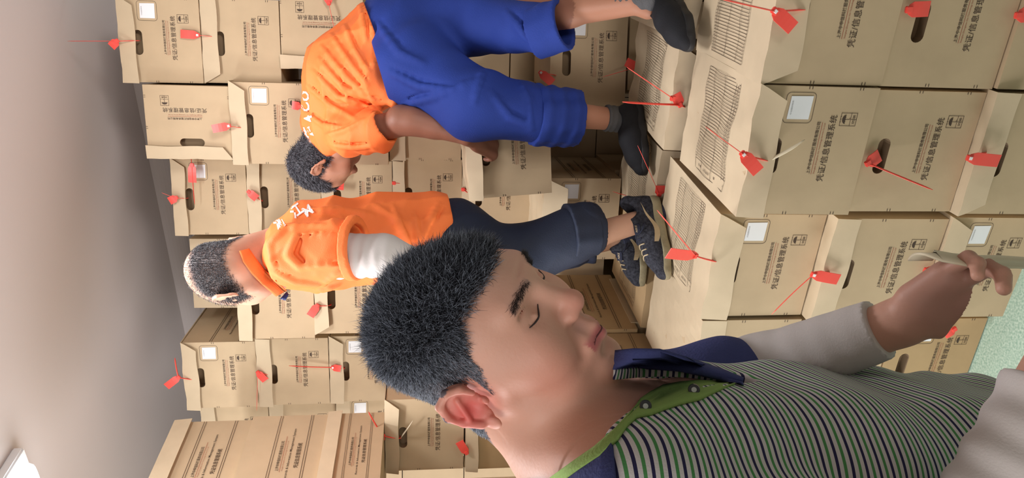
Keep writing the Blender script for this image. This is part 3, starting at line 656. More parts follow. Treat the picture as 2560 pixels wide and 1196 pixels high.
def head_ops(f, T, detail=True, ears='lr', jaw=1.0):
    """human head; x = own right, y = forward, z = up, origin between the ear canals"""
    A = lambda prim, k=0.012: f.op('add', prim, k, T)
    S_ = lambda prim, k=0.006: f.op('sub', prim, k, T)
    A(ell((0, -.018, .048), (.0765, .098, .084)), .02)
    A(ell((0, .030, .030), (.066, .066, .066)), .03)
    A(ell((0, .026, -.022), (.060, .064, .082)), .03)
    for s in (-1, 1):
        A(cone((s * .056, -.002, -.030), (s * .047, .016, -.062), .017, .016), .025)       # angle of the jaw
        A(cone((s * .047, .016, -.062), (s * .012, .074, -.090), .017, .016), .022)
        A(cone((s * .058, .020, .000), (s * .044, .066, -.008), .014, .019), .026)          # cheek bone
        A(cone((s * .040, .058, -.034), (s * .036, .052, -.056), .024, .020), .03)          # cheek
        A(cone((s * .012, .086, .043), (s * .040, .073, .047), .011, .010), .018)           # brow
    A(ell((0, .083, -.094), (.021, .017, .017)), .016)
    A(ell((0, .084, -.057), (.028, .019, .020)), .018)
    if detail:
        for s in (-1, 1):
            S_(ell((s * .033, .102, .026), (.021, .018, .012)), .016)
            A(ell((s * .033, .0705, .026), (.0155, .0145, .0125)), .004)                      # eyeball under the lids
            A(cone((s * .019, .0815, .0225), (s * .033, .0855, .0195), .0022, .0026), .003)   # closed lid edge
            A(cone((s * .033, .0855, .0195), (s * .047, .0760, .0220), .0026, .0020), .003)
            S_(cone((s * .018, .0830, .0335), (s * .046, .0800, .0350), .0012, .0012), .004)  # lid fold
            S_(cone((s * .020, .0850, .0198), (s * .045, .0795, .0188), .0009, .0009), .002)
            A(cone((s * .018, .083, .010), (s * .044, .074, .009), .0045, .004), .010)        # bag
    A(cone((0, .088, .032), (0, .105, -.006), .0085, .0110), .012)                           # nose
    A(ell((0, .1085, -.0115), (.0130, .0120, .0115)), .009)
    for s in (-1, 1): A(ell((s * .0132, .0985, -.0165), (.0082, .0110, .0085)), .009)
    if detail:
        for s in (-1, 1): S_(ell((s * .0072, .1050, -.0242), (.0042, .0062, .0046)), .003)
        A(cone((0, .093, -.030), (0, .0995, -.047), .006, .006), .008)
        for s in (-1, 1):
            A(cone((0, .1020, -.0505), (s * .022, .0890, -.0560), .0062, .0030), .004)        # upper lip
            A(cone((0, .1005, -.0630), (s * .020, .0885, -.0590), .0070, .0030), .004)        # lower lip
            S_(cone((0, .1100, -.0565), (s * .0205, .0945, -.0576), .0009, .0006), .0022)
            S_(cone((s * .0235, .0985, -.026), (s * .0325, .0905, -.052), .0035, .0030), .010)    # smile fold
        S_(cone((-.012, .0985, -.0765), (.012, .0985, -.0765), .003, .003), .010)
        for z_ in (.058, .070): S_(cone((-.03, .0955, z_), (.03, .0955, z_), .0006, .0006), .005)
    for s in ((1,) if ears == 'r' else (-1,) if ears == 'l' else (-1, 1)):
        def e(y, z, o=0.0):
            y -= .007; return (s * (.0745 + max(0, -(y - .004)) * .40 + o), y, z)
        A(cone(e(-.008, .002), e(-.018, .010), .010, .012, flat=((1, .5 * s, 0), .38)), .006)
        A(cone(e(-.016, .018, -.001), e(-.013, -.018, -.001), .0175, .011, flat=((1, .4 * s, 0), .30)), .005)
        rim = [e(.002, .012, .004), e(-.002, .026, .006), e(-.014, .034, .006), e(-.028, .028, .006), e(-.033, .012, .005), e(-.028, -.006, .004), e(-.018, -.022, .004)]
        chain(f, 'add', rim, [.0032, .0042, .0046, .0046, .0044, .0042, .005], .003, T)
        A(ell(e(-.010, -.030, .003), (.0042, .0085, .0100)), .005)
        if detail or True:
            S_(ell(e(-.007, .000, .010), (.0085, .0085, .0125)), .004)
            S_(cone(e(-.018, .023, .0085), e(-.025, .004, .0085), .0030, .0028), .004)
            A(cone(e(-.012, .020, .006), e(-.020, -.006, .006), .0030, .0030), .004)
            A(ell(e(.004, -.004, .004), (.004, .0035, .006)), .004)                        # tragus
def rotT(pos, yaw, pitch, roll):
    m_ = Matrix.Rotation(R(yaw), 3, 'Z') @ Matrix.Rotation(R(pitch), 3, 'X') @ Matrix.Rotation(R(roll), 3, 'Y')
    return np.array(m_), np.array(pos, float)
def fobj(name, f, mt, parent, colfn=None, relax=0):
    V, F = f.mesh(); me = bpy.data.meshes.new(name)
    me.vertices.add(len(V)); me.vertices.foreach_set('co', V.astype(np.float32).ravel())
    me.loops.add(len(F) * 4); me.loops.foreach_set('vertex_index', F.astype(np.int32).ravel())
    me.polygons.add(len(F)); me.polygons.foreach_set('loop_start', np.arange(0, len(F) * 4, 4, dtype=np.int32)); me.polygons.foreach_set('loop_total', np.full(len(F), 4, np.int32))
    me.polygons.foreach_set('use_smooth', np.ones(len(F), bool)); me.update(calc_edges=True); me.validate()
    for q in (mt if isinstance(mt, (list, tuple)) else [mt]): me.materials.append(q)
    if colfn is not None:
        ca = me.color_attributes.new('tint', 'FLOAT_COLOR', 'POINT'); c = np.ones((len(V), 4), np.float32); c[:, :3] = colfn(V); ca.data.foreach_set('color', c.ravel())
    o = link(bpy.data.objects.new(name, me), parent)
    return o, V, F
def tint_mat(name, rough=0.5, sub=0.1, bump=0.15, bscale=400, spec=0.4, bdist=0.001):
    m = mat(name, (.5, .5, .5), rough, bump=bump, bscale=bscale, sub=sub, spec=spec); nt = m.node_tree
    a = nt.nodes.new('ShaderNodeAttribute'); a.attribute_name = 'tint'; nt.links.new(a.outputs['Color'], nt.nodes['Principled BSDF'].inputs['Base Color'])
    for n_ in nt.nodes:
        if n_.type == 'BUMP': n_.inputs['Distance'].default_value = bdist
    return m
def folds(amp, waves, seed=0, sharp=False):
    """soft cloth creases: waves = [(direction, wavelength)]"""
    g = random.Random(seed); ws = [(np.array(d, float) / np.linalg.norm(d), 6.283 / l, g.uniform(0, 6.28), g.uniform(.6, 1.1)) for d, l in waves]
    def fn(X, Y, Z):
        r = 0
        for d, k, p, a in ws:
            u = X * d[0] + Y * d[1] + Z * d[2]; wv = X * d[1] * 9 + Y * d[2] * 8 - Z * d[0] * 10
            r = r + a * (1 - 2.2 * np.abs(np.sin(.5 * (k * u + p + 1.3 * np.sin(wv * .6 + p) + .8 * np.sin(6 * (X + Y + Z) + p)))) ** .8 if sharp else 0) * (0.5 + 0.5 * np.sin(9 * X - 8 * Z + 6 * Y + p)) if sharp else r + a * np.sin(k * u + p + 1.1 * np.sin(wv + p) + .8 * np.sin(7 * (X + Y + Z) + p)) * (0.55 + 0.45 * np.sin(11 * X - 9 * Z + 5 * Y + p))
        return (amp / len(ws) * 1.5) * r
    return fn
from mathutils.bvhtree import BVHTree
def bvh_of(*objs):
    V = []; F = []
    for o in objs:
        b = len(V); V += [v.co.copy() for v in o.data.vertices]; F += [tuple(i + b for i in p.vertices) for p in o.data.polygons]
    return BVHTree.FromPolygons(V, F)
def hit(b, px, py, off=0.0, dflt=None):
    c = Vector((0, 0, CAM_H)); d = ray(px, py); r = b.ray_cast(c, d)
    if r[0] is None: return P(px, py, dflt) if dflt else None
    return r[0] - d * off
def strip(name, b, rows, off, mt, parent, thick=0.002, dflt=None, sub=6, puff=0.0, mi=None):
    """a band of cloth laid over a surface between two drawn edges: rows = [(edge_a, edge_b), ...] in photo pixels"""
    n = len(rows); V = []; F = []; k = sub
    for (a, c) in rows:
        for j in range(k + 1):
            t = j / k; px, py = a[0] + (c[0] - a[0]) * t, a[1] + (c[1] - a[1]) * t
            o_ = off if not isinstance(off, tuple) else off[0] + (off[1] - off[0]) * t
            V.append(hit(b, px, py, o_ + puff * math.sin(math.pi * t), dflt))
    for i in range(n - 1):
        for j in range(k): F.append((i * (k + 1) + j, i * (k + 1) + j + 1, (i + 1) * (k + 1) + j + 1, (i + 1) * (k + 1) + j))
    o = obj(name, V, F, mt, parent, True); s_ = o.modifiers.new('thickness', 'SOLIDIFY'); s_.thickness = thick; s_.offset = 0
    return o
def decal(name, b, txt, org, ex, ey, size, mt, parent, off=0.003, bold=0.02, curve=0.0):
    """lettering printed on a cloth surface; org, ex, ey in photo pixels"""
    v, f = text_mesh(txt, 1, bold)
    bm = bmesh.new(); vs_ = [bm.verts.new(q) for q in v]
    for p in f:
        try: bm.faces.new([vs_[i] for i in p])
        except ValueError: pass
    bmesh.ops.triangulate(bm, faces=bm.faces)
    for _ in range(1): bmesh.ops.subdivide_edges(bm, edges=[e for e in bm.edges if e.calc_length() > 0.12], cuts=2)
    bad = []
    for q in bm.verts:
        px = org[0] + (q.co.x * ex[0] + q.co.y * ey[0]) * size; py = org[1] + (q.co.x * ex[1] + q.co.y * ey[1]) * size
        h_ = hit(b, px, py, off)
        if h_ is None: bad.append(q)
        else: q.co = h_
    if bad: bmesh.ops.delete(bm, geom=bad, context='VERTS')
    return bobj(name, bm, mt, parent)
def srgb(r, g, b): return tuple(((c / 255) / 12.92 if c / 255 <= 0.04045 else ((c / 255 + 0.055) / 1.055) ** 2.4) for c in (r, g, b))
M['skin'] = tint_mat('skin', 0.52, 0.12, 0.22, 260)
M['hair'] = tint_mat('hair', 0.55, 0.0, 0, 100, 0.35)
def strands(name, V, F, mask, dirfn, lenfn, n, parent, wid=0.0004, seed=3, colfn=None, seg=3, stiff=0.5):
    """short hairs as thin tapering blades grown from the scalp"""
    g = np.random.default_rng(seed)
    tri = V[F]; c = tri.mean(1); nrm = np.cross(tri[:, 2] - tri[:, 0], tri[:, 3] - tri[:, 1]); ar = np.linalg.norm(nrm, axis=1); nrm = nrm / (ar[:, None] + 1e-12)
    mk = mask(c) * ar; pr = mk / mk.sum(); ids = g.choice(len(F), n, p=pr)
    w_ = g.dirichlet([1, 1, 1, 1], n); root = (tri[ids] * w_[:, :, None]).sum(1) - nrm[ids] * 0.001; N = nrm[ids]
    D = dirfn(root, N, g); L = lenfn(root) * g.uniform(.7, 1.25, n)
    side = np.cross(D, g.normal(size=(n, 3))); side /= np.linalg.norm(side, axis=1)[:, None]
    Vs = []; k = seg + 1
    pts = []; bend = g.normal(size=(n, 3)) * 0.18
    for i in range(k):
        t = i / seg; p = root + (D * t + N * (stiff * t * (1 - t)) + bend * t * t) * L[:, None]; pts.append(p)
    W_ = [1, .9, .65, .12][:k] if k == 4 else [1 - .85 * i / seg for i in range(k)]
    up2 = np.cross(D, side)
    allv = np.zeros((n, k * 3, 3))
    for i in range(k):
        for j in range(3):
            a = j * 2.0944; allv[:, i * 3 + j] = pts[i] + (side * math.cos(a) + up2 * math.sin(a)) * wid * W_[i]
    fb = []
    for i in range(seg):
        for j in range(3): fb.append((i * 3 + j, i * 3 + (j + 1) % 3, i * 3 + 3 + (j + 1) % 3, i * 3 + 3 + j))
    fb = np.array(fb); FF = (fb[None] + (np.arange(n) * k * 3)[:, None, None]).reshape(-1, 4)
    VV = allv.reshape(-1, 3); me = bpy.data.meshes.new(name)
    me.vertices.add(len(VV)); me.vertices.foreach_set('co', VV.astype(np.float32).ravel()); me.loops.add(len(FF) * 4); me.loops.foreach_set('vertex_index', FF.astype(np.int32).ravel())
    me.polygons.add(len(FF)); me.polygons.foreach_set('loop_start', np.arange(0, len(FF) * 4, 4, dtype=np.int32)); me.polygons.foreach_set('loop_total', np.full(len(FF), 4, np.int32)); me.update(calc_edges=True)
    me.polygons.foreach_set('use_smooth', np.ones(len(FF), bool))
    me.materials.append(M['hair']); ca = me.color_attributes.new('tint', 'FLOAT_COLOR', 'POINT'); cc = np.ones((len(VV), 4), np.float32)
    cc[:, :3] = np.repeat(colfn(root, g), k * 3, axis=0); ca.data.foreach_set('color', cc.ravel())
    return link(bpy.data.objects.new(name, me), parent)
def lerp(a, b, t): return np.array(a)[None, :] * (1 - t[:, None]) + np.array(b)[None, :] * t[:, None]
def sst(a, b, x): t = np.clip((x - a) / (b - a), 0, 1); return t * t * (3 - 2 * t)

def fold_ops(f, bvh, lines, r=.008, k=.012, sink=.003, groove=.011):
    """raise drawn creases on a cloth surface, each with a furrow beside it"""
    for ln in lines:
        pts = []
        for i in range(len(ln) - 1):
            for t in np.linspace(0, 1, 5)[: 5 if i == len(ln) - 2 else 4]:
                h_ = hit(bvh, ln[i][0] + (ln[i + 1][0] - ln[i][0]) * t, ln[i][1] + (ln[i + 1][1] - ln[i][1]) * t, 0)
                if h_ is not None: pts.append(np.array(h_))
        if len(pts) < 3: continue
        n = len(pts); rs_ = [r * (.25 + .75 * math.sin(math.pi * (i + .3) / n)) for i in range(n)]
        v = np.array(ray(*ln[len(ln) // 2])); tg = pts[-1] - pts[0]; sd = np.cross(tg, v); sd /= np.linalg.norm(sd) + 1e-9
        chain(f, 'add', [p + v * sink for p in pts], rs_, k)
        chain(f, 'sub', [p + sd * groove + v * (-.003) for p in pts], [q * .5 for q in rs_], k * .4)
# ---------------------------------------------------------------- the worker in the striped shirt, close to the viewer
man = thing('person', 'person in a striped polo shirt with white sleeves, close up, looking down', 'person', (-.25, .75, .0))
HT = rotT((-.117, .830, 1.567), -137.0, -39.2, -16.4)
Rm_, t_ = HT
def toH(p): return (np.asarray(p) - t_) @ Rm_
def fromH(p): return np.asarray(p, float) @ Rm_.T + t_
NB_ = np.array((-.245, .835, 1.475))
def torso(f, g, k=0.05, rip=None):
    """trunk facing right, slightly towards the viewer; g = how much it is grown"""
    fx = (1, -.12, 0)
    f.op('add', cone((-0.275, 0.750, 1.395), (-0.255, 0.895, 1.395), .115 + g, .100 + g, flat=(fx, .86), rip=rip), k)
    f.op('add', cone((-0.270, 0.770, 1.33), (-0.255, 0.885, 1.33), .118 + g, .110 + g, flat=(fx, .92), rip=rip), k)
    f.op('add', cone((-0.282, 0.770, 1.20), (-0.272, 0.895, 1.20), .118 + g, .116 + g, rip=rip), k)
    f.op('add', cone((-0.305, 0.780, 1.05), (-0.295, 0.920, 1.05), .125 + g, .122 + g, rip=rip), k)
    f.op('add', cone((-0.320, 0.800, .92), (-0.315, 0.920, .92), .130 + g, .130 + g, rip=rip), k)
shR, shL = np.array((-.30, .66, 1.42)), np.array((-.250, 1.01, 1.40))
elL, wrL = J(1905, 928, 1.0), J(2255, 805, .86)
elR, wrR = J(2440, 1395, .60), J(2690, 876, .60)
hdL = J(2395, 725, .80)
f = Field((-.52, .42, 1.02), (.17, 1.13, 1.75), .0019)
head_ops(f, HT, True, 'r')
f.op('add', cone(fromH((0, -.045, -.015)), fromH((0, -.03, -.065)), .058, .056), .02)
f.op('add', cone(fromH((0, -.035, -.05)), NB_, .056, .064), .03)
f.op('add', cone(fromH((0, .02, -.075)), NB_ + np.array((.045, -.0, -.02)), .036, .048), .03)
f.op('add', cone(fromH((-.045, -.03, -.05)), NB_ + np.array((.04, -.03, -.03)), .012, .014), .02)
torso(f, -.012)
f.op('add', cone(NB_, (-.25, .67, 1.44), .055, .055), .04); f.op('add', cone(NB_, (-.265, .97, 1.40), .042, .042), .04)
chain(f, 'add', [shL, elL, wrL], [.052, .042, .029], .02)
chain(f, 'add', [shR, elR, wrR], [.052, .044, .032], .02)
# far hand: palm, four curled fingers of different lengths, thumb off the side
dr = (hdL - wrL) / np.linalg.norm(hdL - wrL); acr = np.cross(dr, (0, 1, 0)); acr /= np.linalg.norm(acr)     # across the palm, in the picture plane
nrmp = np.cross(dr, acr)
f.op('add', cone(wrL, wrL + dr * .035, .029, .031, flat=(nrmp, .8)), .015)
f.op('add', cone(wrL + dr * .04 - acr * .014, wrL + dr * .085 - acr * .022, .027, .025, flat=(nrmp, .75)), .012)
f.op('add', cone(wrL + dr * .04 + acr * .014, wrL + dr * .085 + acr * .020, .027, .024, flat=(nrmp, .75)), .012)
fingers = []
for i, (o_, l1, l2, l3, r_) in enumerate(((-.034, .040, .024, .020, .0098), (-.012, .045, .028, .022, .0100), (.010, .042, .026, .021, .0096), (.031, .033, .020, .018, .0086))):
    b0 = wrL + dr * .095 + acr * o_; b1 = b0 + (dr * .85 + nrmp * .25 + acr * o_ * 4) * l1; b2 = b1 + (dr * .45 + nrmp * .85) * l2; b3 = b2 + (-dr * .1 + nrmp * .95) * l3
    chain(f, 'add', [b0 - dr * .02, b1, b2, b3], [r_ * 1.1, r_, r_ * .92, r_ * .8], .004)
b0 = wrL + dr * .030 - acr * .030; b1 = b0 - acr * .022 + dr * .035; b2 = b1 - acr * .006 + dr * .034 + nrmp * .006
chain(f, 'add', [wrL + dr * .02 - acr * .01, b0, b1, b2], [.022, .016, .0118, .0095], .010)
SK, RD, PALE, DARK = srgb(204, 154, 134), srgb(208, 122, 108), srgb(215, 176, 158), srgb(150, 98, 84)
GR = srgb(78, 79, 90)
def hairline(H):
    x, y, z = H[:, 0], H[:, 1], H[:, 2]; ax = np.abs(x)
    front = sst(-.004, .006, z - (.082 - 2.2 * np.maximum(0, ax - .02) ** 2 * 30 + .0) )       # over the forehead
    lim = np.where(y > .045, .082 - .35 * np.maximum(0, ax - .045), np.where(y > .012, .030 + (y - .012) * 1.55, np.where(y > -.02, .026 - (.012 - y) * 0 , .026 - (-.02 - y) * 2.1)))
    lim = np.where((y <= .022) & (y > .004), -.006 + (y - .004) * 2.0, lim)                       # sideburn
    lim = np.maximum(lim, -.075)
    return sst(-.006, .006, z - lim) * (ax < .12)
def skincol(V):
    H = toH(V); c = np.tile(np.array(SK), (len(V), 1)); x, y, z = H[:, 0], H[:, 1], H[:, 2]; ax = np.abs(x)
    def blob(cx, cy, cz, r, col, s):
        nonlocal c
        w_ = s * np.exp(-((ax - cx) ** 2 + (y - cy) ** 2 + (z - cz) ** 2) / r ** 2); c = c * (1 - w_[:, None]) + np.array(col) * w_[:, None]
    blob(.045, .06, -.03, .035, RD, .5); blob(0, .112, -.015, .018, RD, .55); blob(.088, -.022, .0, .028, srgb(214, 92, 90), .9)
    blob(.0, .09, .07, .045, PALE, .45); blob(.03, .085, -.005, .012, PALE, .3)
    lip = np.exp(-((np.abs(z + .0570) / .0085) ** 4)) * (ax < .0245) * (y > .085); lip = lip * .95
    c = c * (1 - lip[:, None]) + np.array(srgb(176, 96, 96)) * lip[:, None]
    blob(.012, .098, -.035, .010, srgb(150, 118, 112), .5); blob(0, .085, -.085, .02, srgb(165, 128, 118), .3)
    brow = np.exp(-((z - (.048 - 6 * (ax - .03) ** 2)) / .0045) ** 2) * ((ax > .012) & (ax < .05)) * (y > .05) * .5
    c = c * (1 - brow[:, None]) + np.array(GR) * brow[:, None]
    hm = hairline(H) * (z > -.09) * (np.linalg.norm(H, axis=1) < .2) * ~((ax > .0785) & (y > -.04) & (z < .036)); hm = hm * .92
    c = c * (1 - hm[:, None]) + np.array(GR) * hm[:, None]
    hd = sst(.10, .02, np.linalg.norm(V - np.array(hdL), axis=1)); c = c * (1 - .55 * hd[:, None]) + np.array(srgb(120, 84, 78)) * .55 * hd[:, None]
    return c
body, BV, BF = fobj('body', f, M['skin'], None, skincol)
def par(o, p=None):
    p = p or man; o.parent = p; o.matrix_parent_inverse = Matrix.Translation(-p.location) if p.parent is None else Matrix.Identity(4)
par(body)
del f
# hair
def hmask(c):
    H = toH(c); return hairline(H) * (np.linalg.norm(H, axis=1) < .17) * (H[:, 2] > -.07) * ~((np.abs(H[:, 0]) > .0785) & (H[:, 1] > -.045) & (H[:, 2] < .038)) * (H[:, 2] > -.06 - .0 * H[:, 1])
def hdir(r, N, g):
    H = toH(r); top = sst(.03, .10, H[:, 2]); fl = np.stack([np.zeros(len(H)), .55 - 1.2 * sst(.02, -.06, H[:, 1]) * (1 - top), -.9 * (1 - top) - .1], 1) @ Rm_.T
    D = N * (.16 + .36 * top)[:, None] + fl * (.75 - .25 * top)[:, None] + g.normal(size=r.shape) * .16
    return D / np.linalg.norm(D, axis=1)[:, None]
def hlen(r): H = toH(r); return .005 + .0115 * sst(.03, .10, H[:, 2])
def hcol(r, g):
    H = toH(r); n = len(r); gray = (g.random(n) < .55 + .2 * sst(.05, -.09, H[:, 1])).astype(float) * g.uniform(.3, 1, n)
    return lerp(srgb(48, 50, 58), srgb(150, 158, 174), gray)
hr = strands('hair', BV, BF, hmask, hdir, hlen, 60000, None, .00032, 3, hcol); par(hr)
def bmask(c):
    H = toH(c); ax = np.abs(H[:, 0]); return np.exp(-((H[:, 2] - (.048 - 6 * (ax - .03) ** 2)) / .0032) ** 2) * ((ax > .014) & (ax < .049) & (H[:, 1] > .05))
def bdir(r, N, g):
    H = toH(r); s_ = np.sign(H[:, 0]); D = N * .35 + np.stack([s_ * .9, -.1 * np.ones(len(r)), .1 * np.ones(len(r))], 1) @ Rm_.T + g.normal(size=r.shape) * .15; return D / np.linalg.norm(D, axis=1)[:, None]
eb = strands('eyebrows', BV, BF, bmask, bdir, lambda r: np.full(len(r), .0065), 520, None, .00024, 5, lambda r, g: np.tile(np.array(srgb(40, 34, 36)), (len(r), 1))); par(eb)
# closed lash lines, lip seam
hb_ = bvh_of(body)
def surf_line(pts, r, nm, col, sc=None):
    P_ = []
    for q in pts:
        o_ = Vector(fromH((q[0] * 1.0, q[1] + .06, q[2]))); d_ = Vector(fromH(q) - fromH((q[0], q[1] + .06, q[2]))).normalized(); h_ = hb_.ray_cast(o_, d_)
        if h_[0]: P_.append(h_[0] - d_ * r * .25)
    V, F = sweep(P_, ring(r, 6), scales=sc or [.4 + .6 * math.sin(math.pi * (i + .5) / len(P_)) for i in range(len(P_))]); o = obj(nm, V, F, col, None, True); par(o)
M['lash'] = mat('dark_lashes', srgb(44, 32, 32), .6); M['lipin'] = mat('lip_seam', srgb(92, 44, 46), .6)
for s_ in (-1, 1):
    surf_line([(s_ * (.0185 + .0295 * t), .085, .0205 - .0045 * math.sin(math.pi * t) - .001 * t) for t in [i / 9 for i in range(10)]], .0011, 'eyelashes', M['lash'])
surf_line([(-.0205 + .041 * t, .1, -.0572 - .0018 * abs(2 * t - 1) ** 2 - .0012 * math.cos(8 * (t - .5))) for t in [i / 12 for i in range(13)]], .0009, 'lip_seam', M['lipin'])

# striped shirt
def stripe_mat():
    m = bpy.data.materials.new('striped_knit'); m.use_nodes = True; nt = m.node_tree; b = nt.nodes['Principled BSDF']; b.inputs['Roughness'].default_value = .85; b.inputs['Specular IOR Level'].default_value = .2
    tc = nt.nodes.new('ShaderNodeTexCoord'); sp = nt.nodes.new('ShaderNodeSeparateXYZ'); nt.links.new(tc.outputs['Object'], sp.inputs[0])
    nz = nt.nodes.new('ShaderNodeTexNoise'); nz.inputs['Scale'].default_value = 7; nt.links.new(tc.outputs['Object'], nz.inputs['Vector'])
    def mth(op, a, bb=None):
        n = nt.nodes.new('ShaderNodeMath'); n.operation = op
        for i, q in enumerate((a, bb)):
            if q is None: continue
            if isinstance(q, (int, float)): n.inputs[i].default_value = q
            else: nt.links.new(q, n.inputs[i])
        return n.outputs[0]
    u = mth('ADD', sp.outputs['Z'], mth('MULTIPLY', sp.outputs['X'], 0.16)); u = mth('ADD', u, mth('MULTIPLY', sp.outputs['Y'], -0.10)); u = mth('ADD', u, mth('MULTIPLY', nz.outputs['Fac'], 0.012))
    fr = mth('FRACT', mth('DIVIDE', u, 0.0136))
    rp = nt.nodes.new('ShaderNodeValToRGB'); rp.color_ramp.interpolation = 'CONSTANT'; el = rp.color_ramp.elements
    W_, G_, N_ = (*srgb(206, 202, 204), 1), (*srgb(78, 140, 84), 1), (*srgb(44, 42, 78), 1)
    el[0].position = 0; el[0].color = W_; el[1].position = .28; el[1].color = G_
    for p_, c_ in ((.5, W_), (.78, N_)): e = el.new(p_); e.color = c_
    nt.links.new(fr, rp.inputs[0]); nt.links.new(rp.outputs[0], b.inputs['Base Color'])
    n2 = nt.nodes.new('ShaderNodeTexNoise'); n2.inputs['Scale'].default_value = 500; nt.links.new(tc.outputs['Object'], n2.inputs['Vector'])
    bp = nt.nodes.new('ShaderNodeBump'); bp.inputs['Strength'].default_value = .3; bp.inputs['Distance'].default_value = .001; nt.links.new(n2.outputs['Fac'], bp.inputs['Height']); nt.links.new(bp.outputs[0], b.inputs['Normal'])
    return m
M['stripe'] = stripe_mat()
M['navy'] = mat('navy_cotton', srgb(66, 72, 122), .85, noise=.12, nscale=14, bump=.3, bscale=300, spec=.2)
M['lime'] = mat('lime_cotton', srgb(140, 168, 96), .85, noise=.08, nscale=20, bump=.3, bscale=300, spec=.2)
M['sleeve'] = mat('white_sleeve_knit', srgb(205, 198, 196), .85, noise=.05, nscale=12, bump=.12, bscale=420, spec=.2)
M['btn'] = mat('dark_button', srgb(52, 56, 60), .3)
M['btn2'] = mat('button_pearl', srgb(190, 196, 196), .3)
f = Field((-.52, .44, .82), (.0, 1.2, 1.56), .0034)
rp_ = folds(.0045, [((.3, .2, 1), .085), ((1, .3, -.6), .11), ((-.6, .5, 1), .06)], 4)
torso(f, 0.002, rip=rp_)
f.op('add', cone(NB_ + np.array((-.02, 0, -.02)), (-.25, .68, 1.43), .066, .070), .04); f.op('add', cone(NB_ + np.array((-.02, 0, -.02)), (-.270, .97, 1.385), .054, .056), .04)
f.op('add', cone(shR, shR + (elR - shR) * .45, .072, .066, rip=rp_), .03)
f.op('sub', cone(fromH((0, -.02, -.06)), NB_ + np.array((.01, 0, .0)), .071, .071), .008)            # neck hole
tip = J(1838, 960, .82)
thr = J(1560, 965, .80)
vr = ray(1480, 1040)
for q0, q1 in (((1316, 1136, .74), (1432, 1056, .75)), ((1432, 1056, .75), (1566, 930, .79))): f.op('sub', cone(J(*q0), J(*q1), .036, .036, flat=(vr, 2.6)), .004)
f.op('sub', cone(thr + np.array((.02, 0, .02)), tip, .072, .022), .006)
so, SV, SF = fobj('shirt', f, M['stripe'], None); par(so)
f = Field((-.40, .84, 1.08), (.02, 1.16, 1.52), .0036)
f.op('add', cone(shL, shL + (elL - shL) * .78, .070, .064, rip=folds(.005, [((.4, .3, 1), .07)], 2)), .02)
lo_, _, _ = fobj('sleeve', f, M['navy'], None); par(lo_)
for nm, a, b_, ra, rb in (('arm_sleeve', shL + (elL - shL) * .6, elL, .050, .049), ('arm_sleeve', shR + (elR - shR) * .3, elR, .052, .051)):
    other = wrL if nm and a[1] > .7 else wrR
    e_ = elL if other is wrL else elR
    end = e_ + (other - e_) * (.86 if other is wrL else .80)
    lo3 = np.minimum(np.minimum(a, e_), end) - .09; hi3 = np.maximum(np.maximum(a, e_), end) + .09
    f = Field(lo3, hi3, .0032); rr = folds(.0022, [(tuple(end - e_), .035), ((1, .4, .2), .09)], 6)
    f.op('add', cone(a, e_, ra, rb, rip=rr), .02); r2 = .038 if other is wrL else .041
    f.op('add', cone(e_, end + (end - e_) * .2, rb, r2, rip=rr), .02); nv = (end - e_) / np.linalg.norm(end - e_); f.clip(end, nv)
    s_, _, _ = fobj('arm_sleeve', f, M['sleeve'], None); par(s_)
    s_['label'] = 'white stretch sleeve on the far arm' if other is wrL else 'white stretch sleeve on the near arm'
bb = bvh_of(so, body)
# placket, collar and buttons
pl_ = [((1836, 957), (1838, 961)), ((1790, 954), (1800, 976)), ((1745, 953), (1750, 999)), ((1700, 957), (1702, 1010)), ((1657, 965), (1660, 1024)), ((1625, 982), (1630, 1036)), ((1600, 999), (1592, 1044)), ((1572, 1034), (1568, 1066)), ((1540, 1072), (1545, 1098)), ((1487, 1119), (1500, 1142)), ((1430, 1157), (1448, 1176)), ((1375, 1196), (1395, 1214))]
o = strip('placket', bb, pl_, (.012, .005), M['lime'], None, .003, dflt=.66); par(o); o['label'] = 'lime green inner placket'
o = strip('collar', bb, [((1536, 925), (1541, 878)), ((1580, 920), (1585, 872)), ((1640, 922), (1650, 876)), ((1700, 930), (1712, 896)), ((1750, 938), (1765, 912)), ((1800, 950), (1815, 930)), ((1856, 962), (1858, 948))], (.016, .012), M['navy'], None, .004, dflt=.74, puff=.006); par(o); o['label'] = 'navy collar leaf'
o = strip('collar_stand', bb, [((1534, 950), (1536, 924)), ((1600, 944), (1600, 920)), ((1660, 942), (1662, 922)), ((1715, 945), (1716, 930))], .010, M['stripe'], None, .002, dflt=.74); par(o)
for (bx, by) in ((1735, 975), (1614, 1016)):
    h_ = hit(bb, bx, by, .016, .66); nn = -ray(bx, by); q = nn.to_track_quat('Z', 'Y').to_matrix().to_4x4()
    bm = bmesh.new(); bmesh.ops.create_cone(bm, cap_ends=True, segments=20, radius1=.0062, radius2=.0055, depth=.0026); bmesh.ops.transform(bm, matrix=Matrix.Translation(h_) @ q, verts=bm.verts)
    o = bobj('button', bm, M['btn'], None, False); par(o)
    bm = bmesh.new(); bmesh.ops.create_cone(bm, cap_ends=True, segments=16, radius1=.0028, radius2=.0026, depth=.001); bmesh.ops.transform(bm, matrix=Matrix.Translation(h_ + nn * .0017) @ q, verts=bm.verts)
    o2 = bobj('button_centre', bm, M['btn2'], None); o2.parent = o
# navy shoulder yoke on the near side
o = strip('shoulder_yoke', bb, [((1395, 1203), (1300, 1203)), ((1450, 1168), (1440, 1230)), ((1500, 1130), (1500, 1260)), ((1530, 1108), (1545, 1260))], .004, M['navy'], None, .003, dflt=.62, sub=8); par(o)
